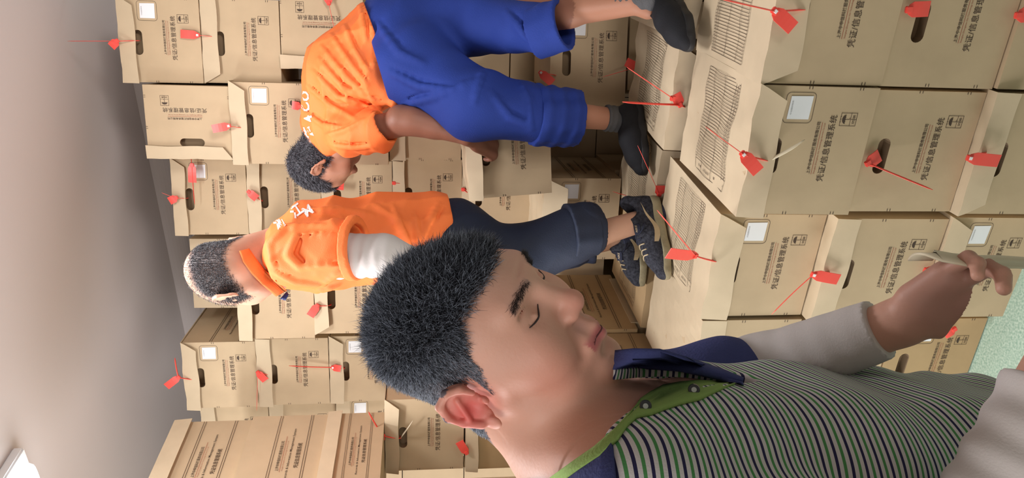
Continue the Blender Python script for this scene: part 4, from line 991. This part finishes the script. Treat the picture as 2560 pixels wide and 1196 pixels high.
# ---------------------------------------------------------------- the man bending down in blue trousers
M['orange'] = mat('orange_jersey', srgb(252, 128, 66), .62, noise=.04, nscale=10, bump=.25, bscale=500, spec=.3)
M['blue'] = mat('royal_blue_cotton', srgb(38, 60, 140), .8, noise=.12, nscale=9, bump=.3, bscale=260, spec=.25)
M['sock'] = mat('grey_sock', srgb(92, 92, 94), .95, bump=.5, bscale=350, spec=.1)
M['black'] = mat('black_canvas', srgb(30, 31, 36), .75, bump=.3, bscale=400, spec=.3, noise=.1, nscale=30)
M['sole'] = mat('black_rubber', srgb(24, 24, 27), .6)
M['print'] = mat('white_shirt_print', srgb(238, 225, 222), .5)
def person(label, loc): return thing('person', label, 'person', loc)
def attach(o, p): o.parent = p; o.matrix_parent_inverse = Matrix.Translation(-p.location)
def hand_ops(f, wr, kn, across, nrm, s=1.0, curl=(.85, .35, -.2), thumb=1):
    """closed hand: wrist, knuckle line centre, direction across the palm (towards the little finger), palm normal"""
    wr, kn = np.array(wr, float), np.array(kn, float); d = (kn - wr); L = np.linalg.norm(d); d /= L
    ac = np.array(across, float); ac -= d * (ac @ d); ac /= np.linalg.norm(ac); n = np.cross(d, ac); n = n if n @ np.array(nrm, float) > 0 else -n
    f.op('add', cone(wr, wr + d * L * .4, .027 * s, .030 * s, flat=(n, .75)), .012)
    for o_ in (-.018, .016): f.op('add', cone(wr + d * L * .35 + ac * o_ * .7 * s, kn + ac * o_ * s, .024 * s, .022 * s, flat=(n, .65)), .010)
    for o_, l, r_ in ((-.031, .92, .0092), (-.0105, 1.0, .0096), (.0105, .95, .0092), (.030, .76, .0082)):
        b0 = kn + ac * o_ * s - d * .008; b1 = b0 + (d * curl[0] + n * (1 - curl[0])) * .042 * l * s; b2 = b1 + (d * curl[1] + n * (1 - abs(curl[1]))) * .026 * l * s; b3 = b2 + (d * curl[2] + n * (1 - abs(curl[2]))) * .021 * l * s
        chain(f, 'add', [b0, b1, b2, b3], [r_ * s * 1.08, r_ * s, r_ * .93 * s, r_ * .8 * s], .0035)
    t0 = wr + d * L * .30 - ac * .022 * s; t1 = t0 - ac * .020 * s + d * .026 * s + n * .010; t2 = t1 + d * .028 * s + ac * .004 + n * .012
    chain(f, 'add', [wr + d * L * .2, t0, t1, t2], [.016 * s, .0145 * s, .0110 * s, .0090 * s], .008)
def shoe_field(heel, toe, h_up, W, hs=.0032):
    """low shoe between heel and toe on the ground plane; returns upper and sole fields"""
    heel, toe = np.array(heel, float), np.array(toe, float); d = toe - heel; L = np.linalg.norm(d); d /= L; s = np.cross(d, (0, 0, 1)); s /= np.linalg.norm(s); z = np.array((0, 0, 1.0))
    lo = np.minimum(heel, toe) - .09; hi = np.maximum(heel, toe) + .09; lo[2] = min(heel[2], toe[2]) - .02; hi[2] = max(heel[2], toe[2]) + .15
    U = Field(lo, hi, hs)
    U.op('add', cone(heel + d * .032 + z * .040, heel + d * .055 + z * .072, .034 * W, .036 * W, flat=(s, .82)), .02)
    U.op('add', cone(heel + d * .05 + z * .038, heel + d * L * .50 + z * .042, .036 * W, .036 * W, flat=(s, .92)), .03)
    U.op('add', cone(heel + d * L * .50 + z * .036, heel + d * L * .72 + z * .026, .038 * W, .035 * W), .03)
    U.op('add', cone(heel + d * L * .72 + z * .026, heel + d * (L - .028) + z * .019, .036 * W, .024 * W), .03)
    U.clip(heel + z * .008, -z)
    S = Field(lo, hi, hs)
    S.op('add', cone(heel + d * .036 + z * .012, heel + d * L * .45 + z * .012, .034 * W, .033 * W), .02)
    S.op('add', cone(heel + d * L * .45 + z * .012, heel + d * L * .70 + z * .012, .033 * W, .041 * W), .03)
    S.op('add', cone(heel + d * L * .70 + z * .012, heel + d * (L - .032) + z * .012, .041 * W, .028 * W), .03)
    S.clip(heel + z * .026, z); S.clip(heel + z * .001, -z)
    return U, S, d, s, L
mb = person('person in an orange shirt and blue rolled trousers, bending down and gripping a box', (.40, 2.4, .92))
pel, mid, che = J(990, 95, 2.56), J(880, 185, 2.60), J(845, 292, 2.66)
sN, sF = J(873, 335, 2.52), J(800, 300, 2.84)
hN, hF = J(1035, 165, 2.46), J(1020, 45, 2.62)
k1, c1, a1 = J(1185, 262, 2.34), J(1400, 292, 2.38), J(1545, 300, 2.42)
k2, c2, a2 = J(1190, 62, 2.46), J(1375, 72, 2.22), J(1588, 6, 2.06)
hl1, to1 = J(1600, 262, 2.42), J(1612, 440, 2.335)
for v_ in (hl1, to1): v_[2] = .918
e1, w1, kn1 = J(1035, 303, 2.40), J(1168, 343, 2.36), J(1222, 372, 2.40)
HB = rotT(J(815, 396, 2.72), 52, -58, -4)
f = Field((.02, 1.85, .93), (.92, 3.1, 2.28), .0058)
head_ops(f, HB, False)
f.op('add', cone(HB[1] + HB[0] @ np.array((0, -.05, -.03)), J(835, 335, 2.68), .056, .062), .03)
f.op('add', cone(pel, mid, .12, .125), .05); f.op('add', cone(mid, che, .125, .11), .05)
f.op('add', cone(sN, sF, .055, .055), .05)
f.op('add', cone(hN, hF, .11, .11), .05)
chain(f, 'add', [hN, k1, a1], [.085, .055, .036], .03); chain(f, 'add', [hF, k2, a2], [.085, .055, .036], .03)
f.op('add', cone(k1 + (c1 - k1) * .3 + np.array((.02, .02, 0)), k1 + (a1 - k1) * .55 + np.array((.02, .02, 0)), .05, .042), .03)
f.op('add', cone(k2 + (a2 - k2) * .30 + np.array((.015, .0, 0)), k2 + (a2 - k2) * .62, .052, .044), .03)
f.op('add', cone(a1, a1 + np.array((-.02, 0, -.035)), .034, .030), .004); f.op('add', cone(a2, a2 + np.array((-.02, -.01, -.035)), .034, .030), .004)
chain(f, 'add', [sN, e1, w1], [.050, .040, .026], .02)
f.op('add', cone(J(1000, 296, 2.41), J(1085, 318, 2.39), .044, .036), .02)
eF, wF = np.array((.56, 2.90, 1.70)), np.array((.50, 2.76, 1.575))
chain(f, 'add', [sF, eF, wF], [.046, .040, .028], .02)
hand_ops(f, w1, J(1234, 374, 2.47), J(1212, 402, 2.40) - J(1212, 340, 2.40), (0, 1, 0), 1.0, (.62, .1, -.5))
hand_ops(f, wF, wF + np.array((-.055, -.03, -.012)), (0, 1, 0), (0, 0, -1), .95, (.9, .8, .7))
def colb(V):
    H = (V - HB[1]) @ HB[0]; c = np.tile(np.array(srgb(172, 122, 98)), (len(V), 1)); near = np.linalg.norm(H, axis=1) < .2
    hm = near & ((H[:, 2] > .045 - .5 * np.minimum(H[:, 1], 0) * 0 + np.where(H[:, 1] > .05, .03, 0)) | ((H[:, 1] < .0) & (H[:, 2] > -.05 + 0 * H[:, 1]))) & ~((np.abs(H[:, 0]) > .0775) & (H[:, 2] < .035))
    c[hm] = np.array(srgb(52, 50, 56)); arm = (V[:, 2] < 1.9) & (V[:, 2] > 1.2) & (V[:, 1] < 2.75); c[arm] = np.array(srgb(138, 92, 74))
    return c
bo, BV2, BF2 = fobj('body', f, M['skin'], None, colb); attach(bo, mb)
def hm2(c):
    H = (c - HB[1]) @ HB[0]; n_ = np.linalg.norm(H, axis=1); return ((n_ < .17) & ((H[:, 2] > .045 + np.where(H[:, 1] > .05, .03, 0)) | ((H[:, 1] < .0) & (H[:, 2] > -.05))) & ~((np.abs(H[:, 0]) > .0775) & (H[:, 2] < .035))).astype(float)
def hd2(r, N, g):
    D = N * .3 + np.tile(np.array((0, .5, -.15)) @ HB[0].T, (len(r), 1)) + g.normal(size=r.shape) * .3; return D / np.linalg.norm(D, axis=1)[:, None]
hh = strands('hair', BV2, BF2, hm2, hd2, lambda r: np.full(len(r), .015), 14000, None, .0007, 9, lambda r, g: lerp(srgb(38, 36, 42), srgb(130, 130, 138), (g.random(len(r)) < .5) * g.uniform(.3, 1, len(r)))); attach(hh, mb)
# trousers with a thick roll below the knee
rt = folds(.007, [((.5, 0, 1), .12), ((1, 0, -.5), .16), ((0, 1, .8), .1)], 11)
f = Field((.02, 1.95, 1.10), (.92, 3.0, 1.98), .006)
f.op('add', cone(hN, hF, .137, .137, rip=rt), .05); f.op('add', cone(pel + np.array((.0, 0, -.02)), pel, .145, .140, rip=rt), .05)
f.op('add', cone(hN, k1, .125, .108, rip=rt), .05); f.op('add', cone(k1, c1, .105, .088, rip=rt), .05)
f.op('add', cone(hF, k2, .125, .095, rip=rt), .05); f.op('add', cone(k2, c2, .092, .072, rip=rt), .04)
def cut_plane(p1, p2, Y, up_pt):
    a, b = J(*p1, Y), J(*p2, Y); v = np.cross(b - a, ray((p1[0] + p2[0]) / 2, (p1[1] + p2[1]) / 2)); v /= np.linalg.norm(v); return a, (v if v @ (J(*up_pt, Y) - a) > 0 else -v)
f.clip(*cut_plane((915, 60), (975, 262), 2.5, (800, 100)))
for c_, a_, k_, r_ in ((c1, a1, k1, .050), (c2, a2, k2, .050)):
    f.op('sub', cone(c_, a_ + (a_ - c_) * .2, r_, r_), .006)
    f.op('sub', cone(c_ + (a_ - c_) * .45, a_ + (a_ - c_) * .6, .14, .14), .004)
pre, _, _ = fobj('pre', f, M['blue'], None); pb = bvh_of(pre); bpy.data.objects.remove(pre)
fold_ops(f, pb, [[(945, 60), (1000, 130), (1060, 160)], [(1010, 262), (1090, 240), (1180, 205)], [(1240, 140), (1205, 190), (1185, 255)], [(1225, 230), (1275, 290), (1330, 315)], [(1290, 190), (1322, 250), (1328, 320)], [(1265, 30), (1305, 75), (1325, 100)], [(975, 180), (1050, 215), (1130, 225)]], .010, .016, .005, .016)
tr, _, _ = fobj('trousers', f, M['blue'], None); attach(tr, mb)
def cuff(c_, a_, ra, ln, nm, mt, back=.35, seed=1, p=None):
    u = (a_ - c_) / np.linalg.norm(a_ - c_); p0 = c_ - u * ln * back; p1 = c_ + u * ln * (1 - back); rr = folds(.007, [((1, .3, .2), .06), (tuple(u), .05), ((0, 1, .3), .05)], seed)
    f = Field(np.minimum(p0, p1) - ra - .04, np.maximum(p0, p1) + ra + .04, .0042)
    f.op('add', cone(p0, p1, ra, ra * .97, rip=rr), .01); f.clip(p0, -u); f.clip(p1, u)
    f.op('sub', cone(p0 - u * .05, p1 + u * .05, ra - .020, ra - .018), .006)
    f.op('add', cone(p0 + u * ln * .2, p0 + u * ln * .2 + u * .002, ra * .5, ra * .5), .001) if False else None
    o, _, _ = fobj(nm, f, mt, None); attach(o, p); return o
cuff(c1, a1, .098, .15, 'rolled_cuff', M['blue'], .62, 3, mb); cuff(c2, a2, .080, .10, 'rolled_cuff', M['blue'], .5, 5, mb)
# shirt
rs = folds(.012, [((.8, .2, 1), .075), ((.3, 1, 1), .07), ((1, -.2, .3), .12)], 21, True)
f = Field((.10, 2.25, 1.45), (.92, 3.1, 2.15), .005)
f.op('add', cone(pel + (mid - pel) * .12, mid, .158, .155, rip=rs), .05); f.op('add', cone(mid, che, .152, .122, rip=rs), .05)
f.op('add', cone(sN, sF, .068, .068, rip=rs), .05); f.op('add', cone(che, J(825, 345, 2.68), .115, .075, rip=rs), .04)
f.op('add', cone(J(940, 205, 2.48), J(985, 250, 2.46), .07, .03, rip=rs), .06)
sv = J(950, 322, 2.44); f.op('add', cone(sN, sv, .070, .068, rip=rs), .04); f.op('add', cone(J(930, 355, 2.47), J(960, 368, 2.46), .035, .012, rip=rs), .04)
f.op('add', cone(sF, sF + (eF - sF) * .5, .068, .066, rip=rs), .04)
for q in range(7):                                            # long creases pulled round the ribs towards the armpit
    a_ = J(790 + q * 26, 130 + q * 4, 2.44 + q * .005); b_ = J(905 + q * 6, 262 + q * 2, 2.44); mm = (a_ + b_) / 2 + np.array((0, -.05, 0))
ua = (e1 - sN) / np.linalg.norm(e1 - sN)
f.clip(sv + (0, 0, 0), ua) if False else None
f.op('sub', cone(J(968, 308, 2.425), J(1120, 335, 2.36), .056, .060), .006)
f.op('sub', cone(J(822, 372, 2.74), J(800, 430, 2.82), .066, .09), .008)
nv2 = J(935, 60, 2.5) - J(880, 90, 2.5); nv2 /= np.linalg.norm(nv2); f.clip(J(934, 60, 2.5), nv2) if False else None
X_, Y_, Z_ = f.pts((slice(None),) * 3)
hem0 = J(930, 60, 2.5); hd_ = J(932, 60, 2.5) - J(900, 52, 2.5); hd_ /= np.linalg.norm(hd_); f.clip(*cut_plane((926, 50), (1004, 262), 2.5, (1200, 200)))
pre, _, _ = fobj('pre', f, M['orange'], None); pb = bvh_of(pre); bpy.data.objects.remove(pre)
fold_ops(f, pb, [[(782, 177), (845, 241), (932, 271)], [(797, 147), (857, 218), (958, 260)], [(804, 117), (864, 188), (921, 245)], [(827, 87), (872, 150), (917, 211)], [(861, 64), (887, 124), (921, 177)], [(767, 214), (827, 263), (887, 297)], [(755, 275), (808, 312), (864, 320)], [(815, 339), (864, 324), (910, 301)], [(827, 361), (880, 368), (925, 366)], [(900, 15), (910, 60), (915, 100)]])
sh, _, _ = fobj('shirt', f, M['orange'], None); attach(sh, mb)
b2 = bvh_of(sh)
for tx, ox, oy, sz in (('O', 747 + 16, 240, 34), ('C', 765, 268, 34), ('4', 772, 297, 34), ('港', 770, 332, 34)):
    o = decal('back_lettering', b2, tx, (ox, oy), (-.35, -.9), (-.75, .25), sz, M['print'], None, .003, .03)
    attach(o, mb)
# socks and shoes
def sock(c_, a_, ra, t0, nm='sock', p=None, mt=None):
    u = a_ - c_; p0 = c_ + u * t0; f = Field(np.minimum(p0, a_) - .07, np.maximum(p0, a_) + .07, .0042); rr = folds(.0015, [(tuple(u), .02)], 3)
    f.op('add', cone(p0 - u * .05, a_, ra, ra * .96, rip=rr), .01); n_ = u / np.linalg.norm(u); f.clip(p0, -n_)
    o, _, _ = fobj(nm, f, mt or M['sock'], None); attach(o, p)
sock(k1, a1 + (a1 - c1) * .25, .0445, .82, p=mb); sock(k2, a2 + (a2 - c2) * .2, .0445, .84, p=mb)
def plain_shoe(heel, toe, p, nm='shoe'):
    U, S, d, s, L = shoe_field(heel, toe, .07, 1.04)
    z = np.array((0, 0, 1.0)); U.op('sub', cone(heel + d * .065 + z * .10, heel + d * .085 + z * .16, .036, .05), .008)
    o, _, _ = fobj(nm, U, M['black'], None); attach(o, p); o['label'] = 'black canvas shoe'
    q, _, _ = fobj('sole', S, M['sole'], None); q.parent = o; return o
plain_shoe(hl1, to1, mb)
hl2 = np.array((.705, 2.06, .930)); to2 = hl2 + np.array((-.20, -.18, 0))
plain_shoe(hl2, to2, mb)
# ---------------------------------------------------------------- the standing balding man seen from behind
M['dark'] = mat('dark_navy_twill', srgb(34, 42, 62), .7, noise=.15, nscale=9, bump=.2, bscale=260, spec=.35)
M['badge'] = mat('navy_collar_tip', srgb(22, 34, 100), .5)
M['knit'] = mat('speckled_knit', srgb(66, 68, 78), .85, noise=.6, nscale=120, bump=.6, bscale=300, spec=.3, col2=srgb(24, 25, 34))
M['dusty'] = mat('dusty_midsole', srgb(160, 150, 120), .8, noise=.25, nscale=40, bump=.3, bscale=150)
M['logo'] = mat('beige_logo', srgb(186, 168, 136), .6)
M['tongue'] = mat('dark_blue_mesh', srgb(36, 40, 62), .8, bump=.6, bscale=380)
ms = person('balding person in an orange shirt, dark rolled trousers and sneakers, seen from behind', (.0, 2.35, .89))
kb, cb_, ab_ = J(1295, 646, 2.34), J(1468, 574, 2.28), J(1600, 554, 2.30)      # nearer leg
hpN, hpF = J(1150, 628, 2.28), J(1150, 606, 2.40)
kf, cf, af = J(1300, 645, 2.50), J(1470, 600, 2.52), J(1562, 592, 2.50)
wst, chs = J(1060, 590, 2.30), J(800, 612, 2.20)
shN, shF = J(742, 640, 2.06), J(742, 600, 2.36)
elb, wri = J(960, 640, 1.98), J(1150, 700, 1.94)
HS = rotT(J(592, 683, 2.15), 36, -26, 4)
f = Field((-.45, 1.82, .90), (.30, 2.72, 2.42), .0062)
head_ops(f, HS, False)
f.op('add', cone(HS[1] + HS[0] @ np.array((0, -.045, -.02)), J(690, 625, 2.2), .060, .066), .03)
f.op('add', cone(wst, chs, .100, .105, flat=((0, 1, 0), 1.25)), .05); f.op('add', cone(shN, shF, .055, .055), .05)
f.op('add', cone(hpN, hpF, .10, .10), .05)
chain(f, 'add', [hpN, kb, ab_], [.080, .052, .036], .03); chain(f, 'add', [hpF, kf, af], [.080, .052, .034], .03)
f.op('add', cone(kb + (ab_ - kb) * .25 + np.array((.02, 0, 0)), kb + (ab_ - kb) * .6, .05, .042), .03)
chain(f, 'add', [shN, elb, wri], [.050, .042, .028], .02)
chain(f, 'add', [shF, J(930, 660, 2.56), J(1120, 700, 2.42)], [.048, .040, .028], .02)
hand_ops(f, wri, wri + np.array((-.03, .02, -.075)), (.2, 1, 0), (-1, 0, 0), 1.0)
wr2 = J(1120, 690, 2.42); hand_ops(f, wr2, wr2 + np.array((-.03, .0, -.075)), (.2, 1, 0), (-1, 0, 0), 1.0)
f.op('add', cone(ab_, ab_ + np.array((-.01, 0, -.045)), .035, .030), .004); f.op('add', cone(af, af + np.array((-.01, 0, -.04)), .032, .028), .004)
def hs_mask(H):
    z, y, ax = H[:, 2], H[:, 1], np.abs(H[:, 0]); return sst(-.050, -.030, z) * sst(.085, .045, z + .5 * np.maximum(y + .04, 0)) * sst(.045, .02, y) * (np.linalg.norm(H, axis=1) < .19) * ~((ax > .0775) & (z < .035))
def colS(V):
    H = (V - HS[1]) @ HS[0]; c = np.tile(np.array(srgb(205, 160, 135)), (len(V), 1)); hd = np.linalg.norm(H, axis=1) < .24
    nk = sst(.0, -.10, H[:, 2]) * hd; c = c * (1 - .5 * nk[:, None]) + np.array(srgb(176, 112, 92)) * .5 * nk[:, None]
    m_ = np.clip(hs_mask(H) * .85 + .22 * (H[:, 2] > .03) * hd * (H[:, 1] < .07), 0, .9); c = c * (1 - m_[:, None]) + np.array(srgb(70, 68, 74)) * m_[:, None]
    return c
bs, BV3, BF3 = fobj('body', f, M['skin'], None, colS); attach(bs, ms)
def hm3(c): H = (c - HS[1]) @ HS[0]; return hs_mask(H) + .12 * (H[:, 2] > .03) * (np.linalg.norm(H, axis=1) < .19) * (H[:, 1] < .07)
def hd3(r, N, g):
    D = N * .7 + np.tile(np.array((0, .1, -.7)) @ HS[0].T, (len(r), 1)) + g.normal(size=r.shape) * .15; return D / np.linalg.norm(D, axis=1)[:, None]
hh = strands('hair', BV3, BF3, hm3, hd3, lambda r: np.full(len(r), .0075), 9000, None, .0005, 12, lambda r, g: lerp(srgb(48, 46, 52), srgb(150, 148, 150), (g.random(len(r)) < .4) * g.uniform(.3, 1, len(r)))); attach(hh, ms)
# trousers
rt = folds(.008, [((.5, 0, 1), .10), ((1, 0, -.5), .14), ((0, 1, .8), .1)], 31, True)
f = Field((-.42, 1.95, 1.05), (.30, 2.72, 1.95), .006)
f.op('add', cone(hpN, hpF, .118, .118, rip=rt), .05); f.op('add', cone(wst, J(1130, 590, 2.34), .118, .120, rip=rt), .05)
f.op('add', cone(hpN, kb, .112, .100, rip=rt), .04); f.op('add', cone(kb, cb_, .100, .088, rip=rt), .04)
f.op('add', cone(hpF, kf, .110, .086, rip=rt), .04); f.op('add', cone(kf, cf, .086, .078, rip=rt), .04)
for c_, a_ in ((cb_, ab_), (cf, af)):
    u = (a_ - c_) / np.linalg.norm(a_ - c_); f.op('sub', cone(c_ + u * .15, c_ + u * .25, .13, .13), .004); f.op('sub', cone(c_ - u * .05, c_ + u * .2, .052, .052), .006)
ts, _, _ = fobj('trousers', f, M['dark'], None); attach(ts, ms)
cuff(cb_, ab_, .090, .085, 'rolled_cuff', M['dark'], .75, 7, ms); cuff(cf, af, .082, .085, 'rolled_cuff', M['dark'], .75, 8, ms)
# shirt
rs = folds(.009, [((.2, .2, 1), .10), ((1, 1, .6), .09), ((1, -.2, -.8), .09)], 41, True)
f = Field((-.45, 1.85, 1.55), (.32, 2.72, 2.30), .005)
f.op('add', cone(J(1090, 585, 2.32), J(960, 600, 2.28), .132, .132, flat=((0, 1, 0), 1.2), rip=rs), .05)
f.op('add', cone(J(960, 600, 2.28), chs, .130, .132, flat=((0, 1, 0), 1.22), rip=rs), .05)
f.op('add', cone(chs, J(722, 640, 2.19), .128, .088, flat=((0, 1, 0), 1.15), rip=rs), .04)
f.op('add', cone(shN, shF, .070, .070, rip=rs), .05)
slv = J(845, 622, 2.02); f.op('add', cone(shN, slv, .080, .082, rip=rs), .04); f.op('add', cone(shF, J(850, 650, 2.46), .074, .07, rip=rs), .04)
un = (elb - shN) / np.linalg.norm(elb - shN)
f.op('sub', cone(slv + un * .062, slv + un * .2, .062, .062), .006)
hd_ = J(1130, 560, 2.3) - J(1090, 566, 2.3); hd_ /= np.linalg.norm(hd_); f.clip(J(1130, 560, 2.3), hd_)
f.op('sub', cone(J(668, 650, 2.18), HS[1], .070, .075), .008)
pre, _, _ = fobj('pre', f, M['orange'], None); pb = bvh_of(pre); bpy.data.objects.remove(pre)
fold_ops(f, pb, [[(831, 584), (741, 594), (724, 637), (751, 664), (848, 660)], [(808, 564), (718, 570), (676, 611), (684, 664)], [(688, 681), (741, 704), (808, 708), (851, 677)], [(708, 718), (775, 730), (841, 714)], [(935, 514), (989, 550), (1015, 600)], [(982, 517), (1002, 567), (1020, 610)], [(1035, 534), (1045, 590), (1048, 617)], [(1096, 512), (1069, 560), (1049, 610)], [(760, 530), (850, 525), (930, 540)]], .009, .014, .004, .016)
ss, _, _ = fobj('shirt', f, M['orange'], None); attach(ss, ms)
b3 = bvh_of(ss, bs)
f = Field(slv + un * .045 - .11, slv + un * .075 + .11, .004); f.op('add', cone(slv + un * .035, slv + un * .06, .087, .086, rip=folds(.003, [((1, 1, 0), .08)], 2)), .01); f.clip(slv + un * .035, -un); f.clip(slv + un * .058, un); f.op('sub', cone(slv, slv + un * .12, .066, .066), .004)
o, _, _ = fobj('sleeve_hem', f, M['orange'], None); attach(o, ms)
o = strip('collar', b3, [((598, 628), (622, 622)), ((608, 655), (640, 648)), ((628, 684), (662, 676)), ((655, 712), (690, 702)), ((690, 742), (716, 728))], (.008, .004), M['orange'], None, .003, dflt=2.12, puff=.003); attach(o, ms)
o = strip('collar_tip', b3, [((700, 748), (716, 730)), ((714, 752), (722, 736))], .010, M['badge'], None, .004, dflt=2.12, sub=3); attach(o, ms); o['label'] = 'navy collar tip'
for tx, ox, oy in (('浙', 700, 556), ('江', 742, 528), ('M', 770, 528)):
    o = decal('back_lettering', b3, tx, (ox, oy), (.55, -.40), (-.42, -.62), 46, M['print'], None, .003, .03)
    attach(o, ms)
# white arm sleeve
rr = folds(.002, [(tuple(elb - shN), .03)], 5)
f = Field((-.35, 1.82, 1.50), (.12, 2.2, 2.1), .0045); f.op('add', cone(shN + (elb - shN) * .5, elb, .062, .056, rip=rr), .02); f.op('add', cone(elb, elb + (wri - elb) * .8, .054, .040, rip=rr), .02)
o, _, _ = fobj('arm_sleeve', f, M['sleeve'], None); attach(o, ms); o['label'] = 'white stretch sleeve'
# sneakers
def sneaker(heel, toe, p, side, logo_px, tongue_px, tag=True):
    U, S, d, s, L = shoe_field(heel, toe, .07, 1.06, .0028); z = np.array((0, 0, 1.0)); s = s * side
    S.op('add', cone(heel + d * .036 + z * .020, heel + d * L * .5 + z * .016, .036, .036), .02); S.clip(heel + z * .032, z); S.clip(heel + z * .001, -z)
    U.op('add', cone(heel + d * .03 + z * .075, heel + d * .02 + z * .098, .030, .026), .02)
    U.op('add', cone(heel + d * .105 + z * .065, heel + d * .085 + z * .105, .024, .018), .02)
    U.op('sub', cone(heel + d * .062 + z * .085, heel + d * .055 + z * .16, .027, .045), .006)
    o, _, _ = fobj('sneaker', U, M['knit'], None); attach(o, p)
    q, _, _ = fobj('midsole', S, M['dusty'], None); q.parent = o; q['label'] = 'dusty yellowed midsole'
    bb_ = bvh_of(o)
    def pt(a, h): # point on the visible flank: a along the shoe, h height
        org = heel + d * a * L + s * .12 + z * h; r = bb_.ray_cast(Vector(org), Vector(-s)); return (np.array(r[0]) + s * .0016) if r[0] else None
    # curved tick on the flank
    up = [(.16, .052), (.24, .040), (.33, .035), (.42, .038), (.50, .046), (.60, .062)]
    lo_ = [(.165, .049), (.24, .030), (.33, .020), (.43, .022), (.51, .036), (.60, .060)]
    up = [(.10 + .55 * i / 12, .074 - .060 * math.sin(i / 12 * 2.2) + .0 * i) for i in range(13)]; V = []; F = []
    for i in range(13):
        t = i / 12; a = .62 - .50 * t; hc = .040 + .030 * t ** 1.6 - .012 * math.sin(math.pi * min(1, t * 1.4)); wd_ = .010 * (math.sin(math.pi * min(1, (t * .92 + .08)) ** .6)) * (1 - t) ** .35
        A1, A2 = pt(a, hc + wd_), pt(a, hc - wd_)
        if A1 is None or A2 is None: continue
        V += [A1, A2]
    for i in range(len(V) // 2 - 1): F.append((2 * i, 2 * i + 1, 2 * i + 3, 2 * i + 2))
    if F: q = obj('tick_logo', V, F, M['logo'], o); q['label'] = 'beige curved tick logo'
    # laces over the instep
    for i in range(5):
        c = heel + d * L * (.46 + .065 * i); pts = []
        for w_ in np.linspace(-.022, .022, 7):
            r = bb_.ray_cast(Vector(c + s * w_ + z * .16 + d * .25 * abs(w_)), Vector(-z))
            if r[0]: pts.append(r[0] + Vector((0, 0, .0015)))
        if len(pts) > 3: V, F = sweep(pts, ring(.0022, 6)); obj('lace', V, F, M['logo'] if i > 1 else M['tongue'], o, True)
    lp = [Vector(heel + d * L * .42 + z * .085 + s * (.012 + .030 * math.sin(t)) + z * (-.018 * t * .5) + d * (.02 * math.cos(t))) for t in np.linspace(0, 3.0, 10)]
    V, F = sweep(lp, ring(.0018, 6)); obj('lace', V, F, M['tongue'], o, True)
    if tag:
        n_ = Vector(d * .30 + s * .62 + z * .72).normalized(); c = Vector(heel + d * .120 + z * .078 + s * .010); r_ = bb_.ray_cast(c + n_ * .12, -n_); c = (r_[0] if r_[0] else c) - n_ * .0145; ux = Vector(s * .2 + d * -.9 ).normalized(); ux = (ux - n_ * ux.dot(n_)).normalized(); uy = n_.cross(ux)
        bm = bmesh.new(); box_bm(bm, -.016, .016, -.011, .011, -.003, .002, .001); bmesh.ops.transform(bm, matrix=Matrix.Translation(c + n_ * .016) @ Matrix((ux, uy, n_)).transposed().to_4x4(), verts=bm.verts)
        tg = bobj('tongue_label', bm, M['tongue'], o)
        v, f_ = text_mesh('NIKE', 1, .02, .3); xs = [a[0] for a in v]; sc = .024 / (max(xs) - min(xs))
        obj('lettering', [Vector((a[0] * sc, a[1] * sc + .002, 0)) for a in v], f_, M['logo'], tg).matrix_local = Matrix.Translation(c + n_ * .0185) @ Matrix((ux, uy, n_)).transposed().to_4x4()
    return o
ZC = .891
hN_ = J(1655, 497, 2.33); hN_[2] = ZC; tN_ = J(1690, 700, 2.19); tN_[2] = ZC
sneaker(hN_, tN_, ms, -1, None, None)
hF_ = np.array((.06, 2.50, ZC)); tF_ = np.array((-.165, 2.46, ZC))
sneaker(hF_, tF_, ms, -1, None, None, True)
sock(kb, ab_ + (ab_ - cb_) * .38, .053, .845, 'sock', ms, M['tongue']); sock(kf, af + (af - cf) * .3, .047, .86, 'sock', ms, M['tongue'])
# cream woven band the worker pulls at, held in the far hand
cb = thing('strap_band', "cream woven band held in the striped worker's far hand", 'strap', J(2420, 655, .79))
pts = [Vector(J(x, y, Y)) - cb.location for x, y, Y in ((2300, 650, .80), (2312, 628, .78), (2345, 640, .765), (2400, 650, .765), (2460, 655, .77), (2520, 655, .78), (2600, 660, .80), (2700, 668, .84))]
V, F = sweep([p for p in bez(pts[0], pts[1], pts[2], 6)] + pts[3:], [(-.013, -.0015), (.013, -.0015), (.013, .0015), (-.013, .0015)], up=Vector(ray(2420, 655)).cross(Vector((0, 0, 1)))); obj('band', V, F, M['cream'], cb, True)
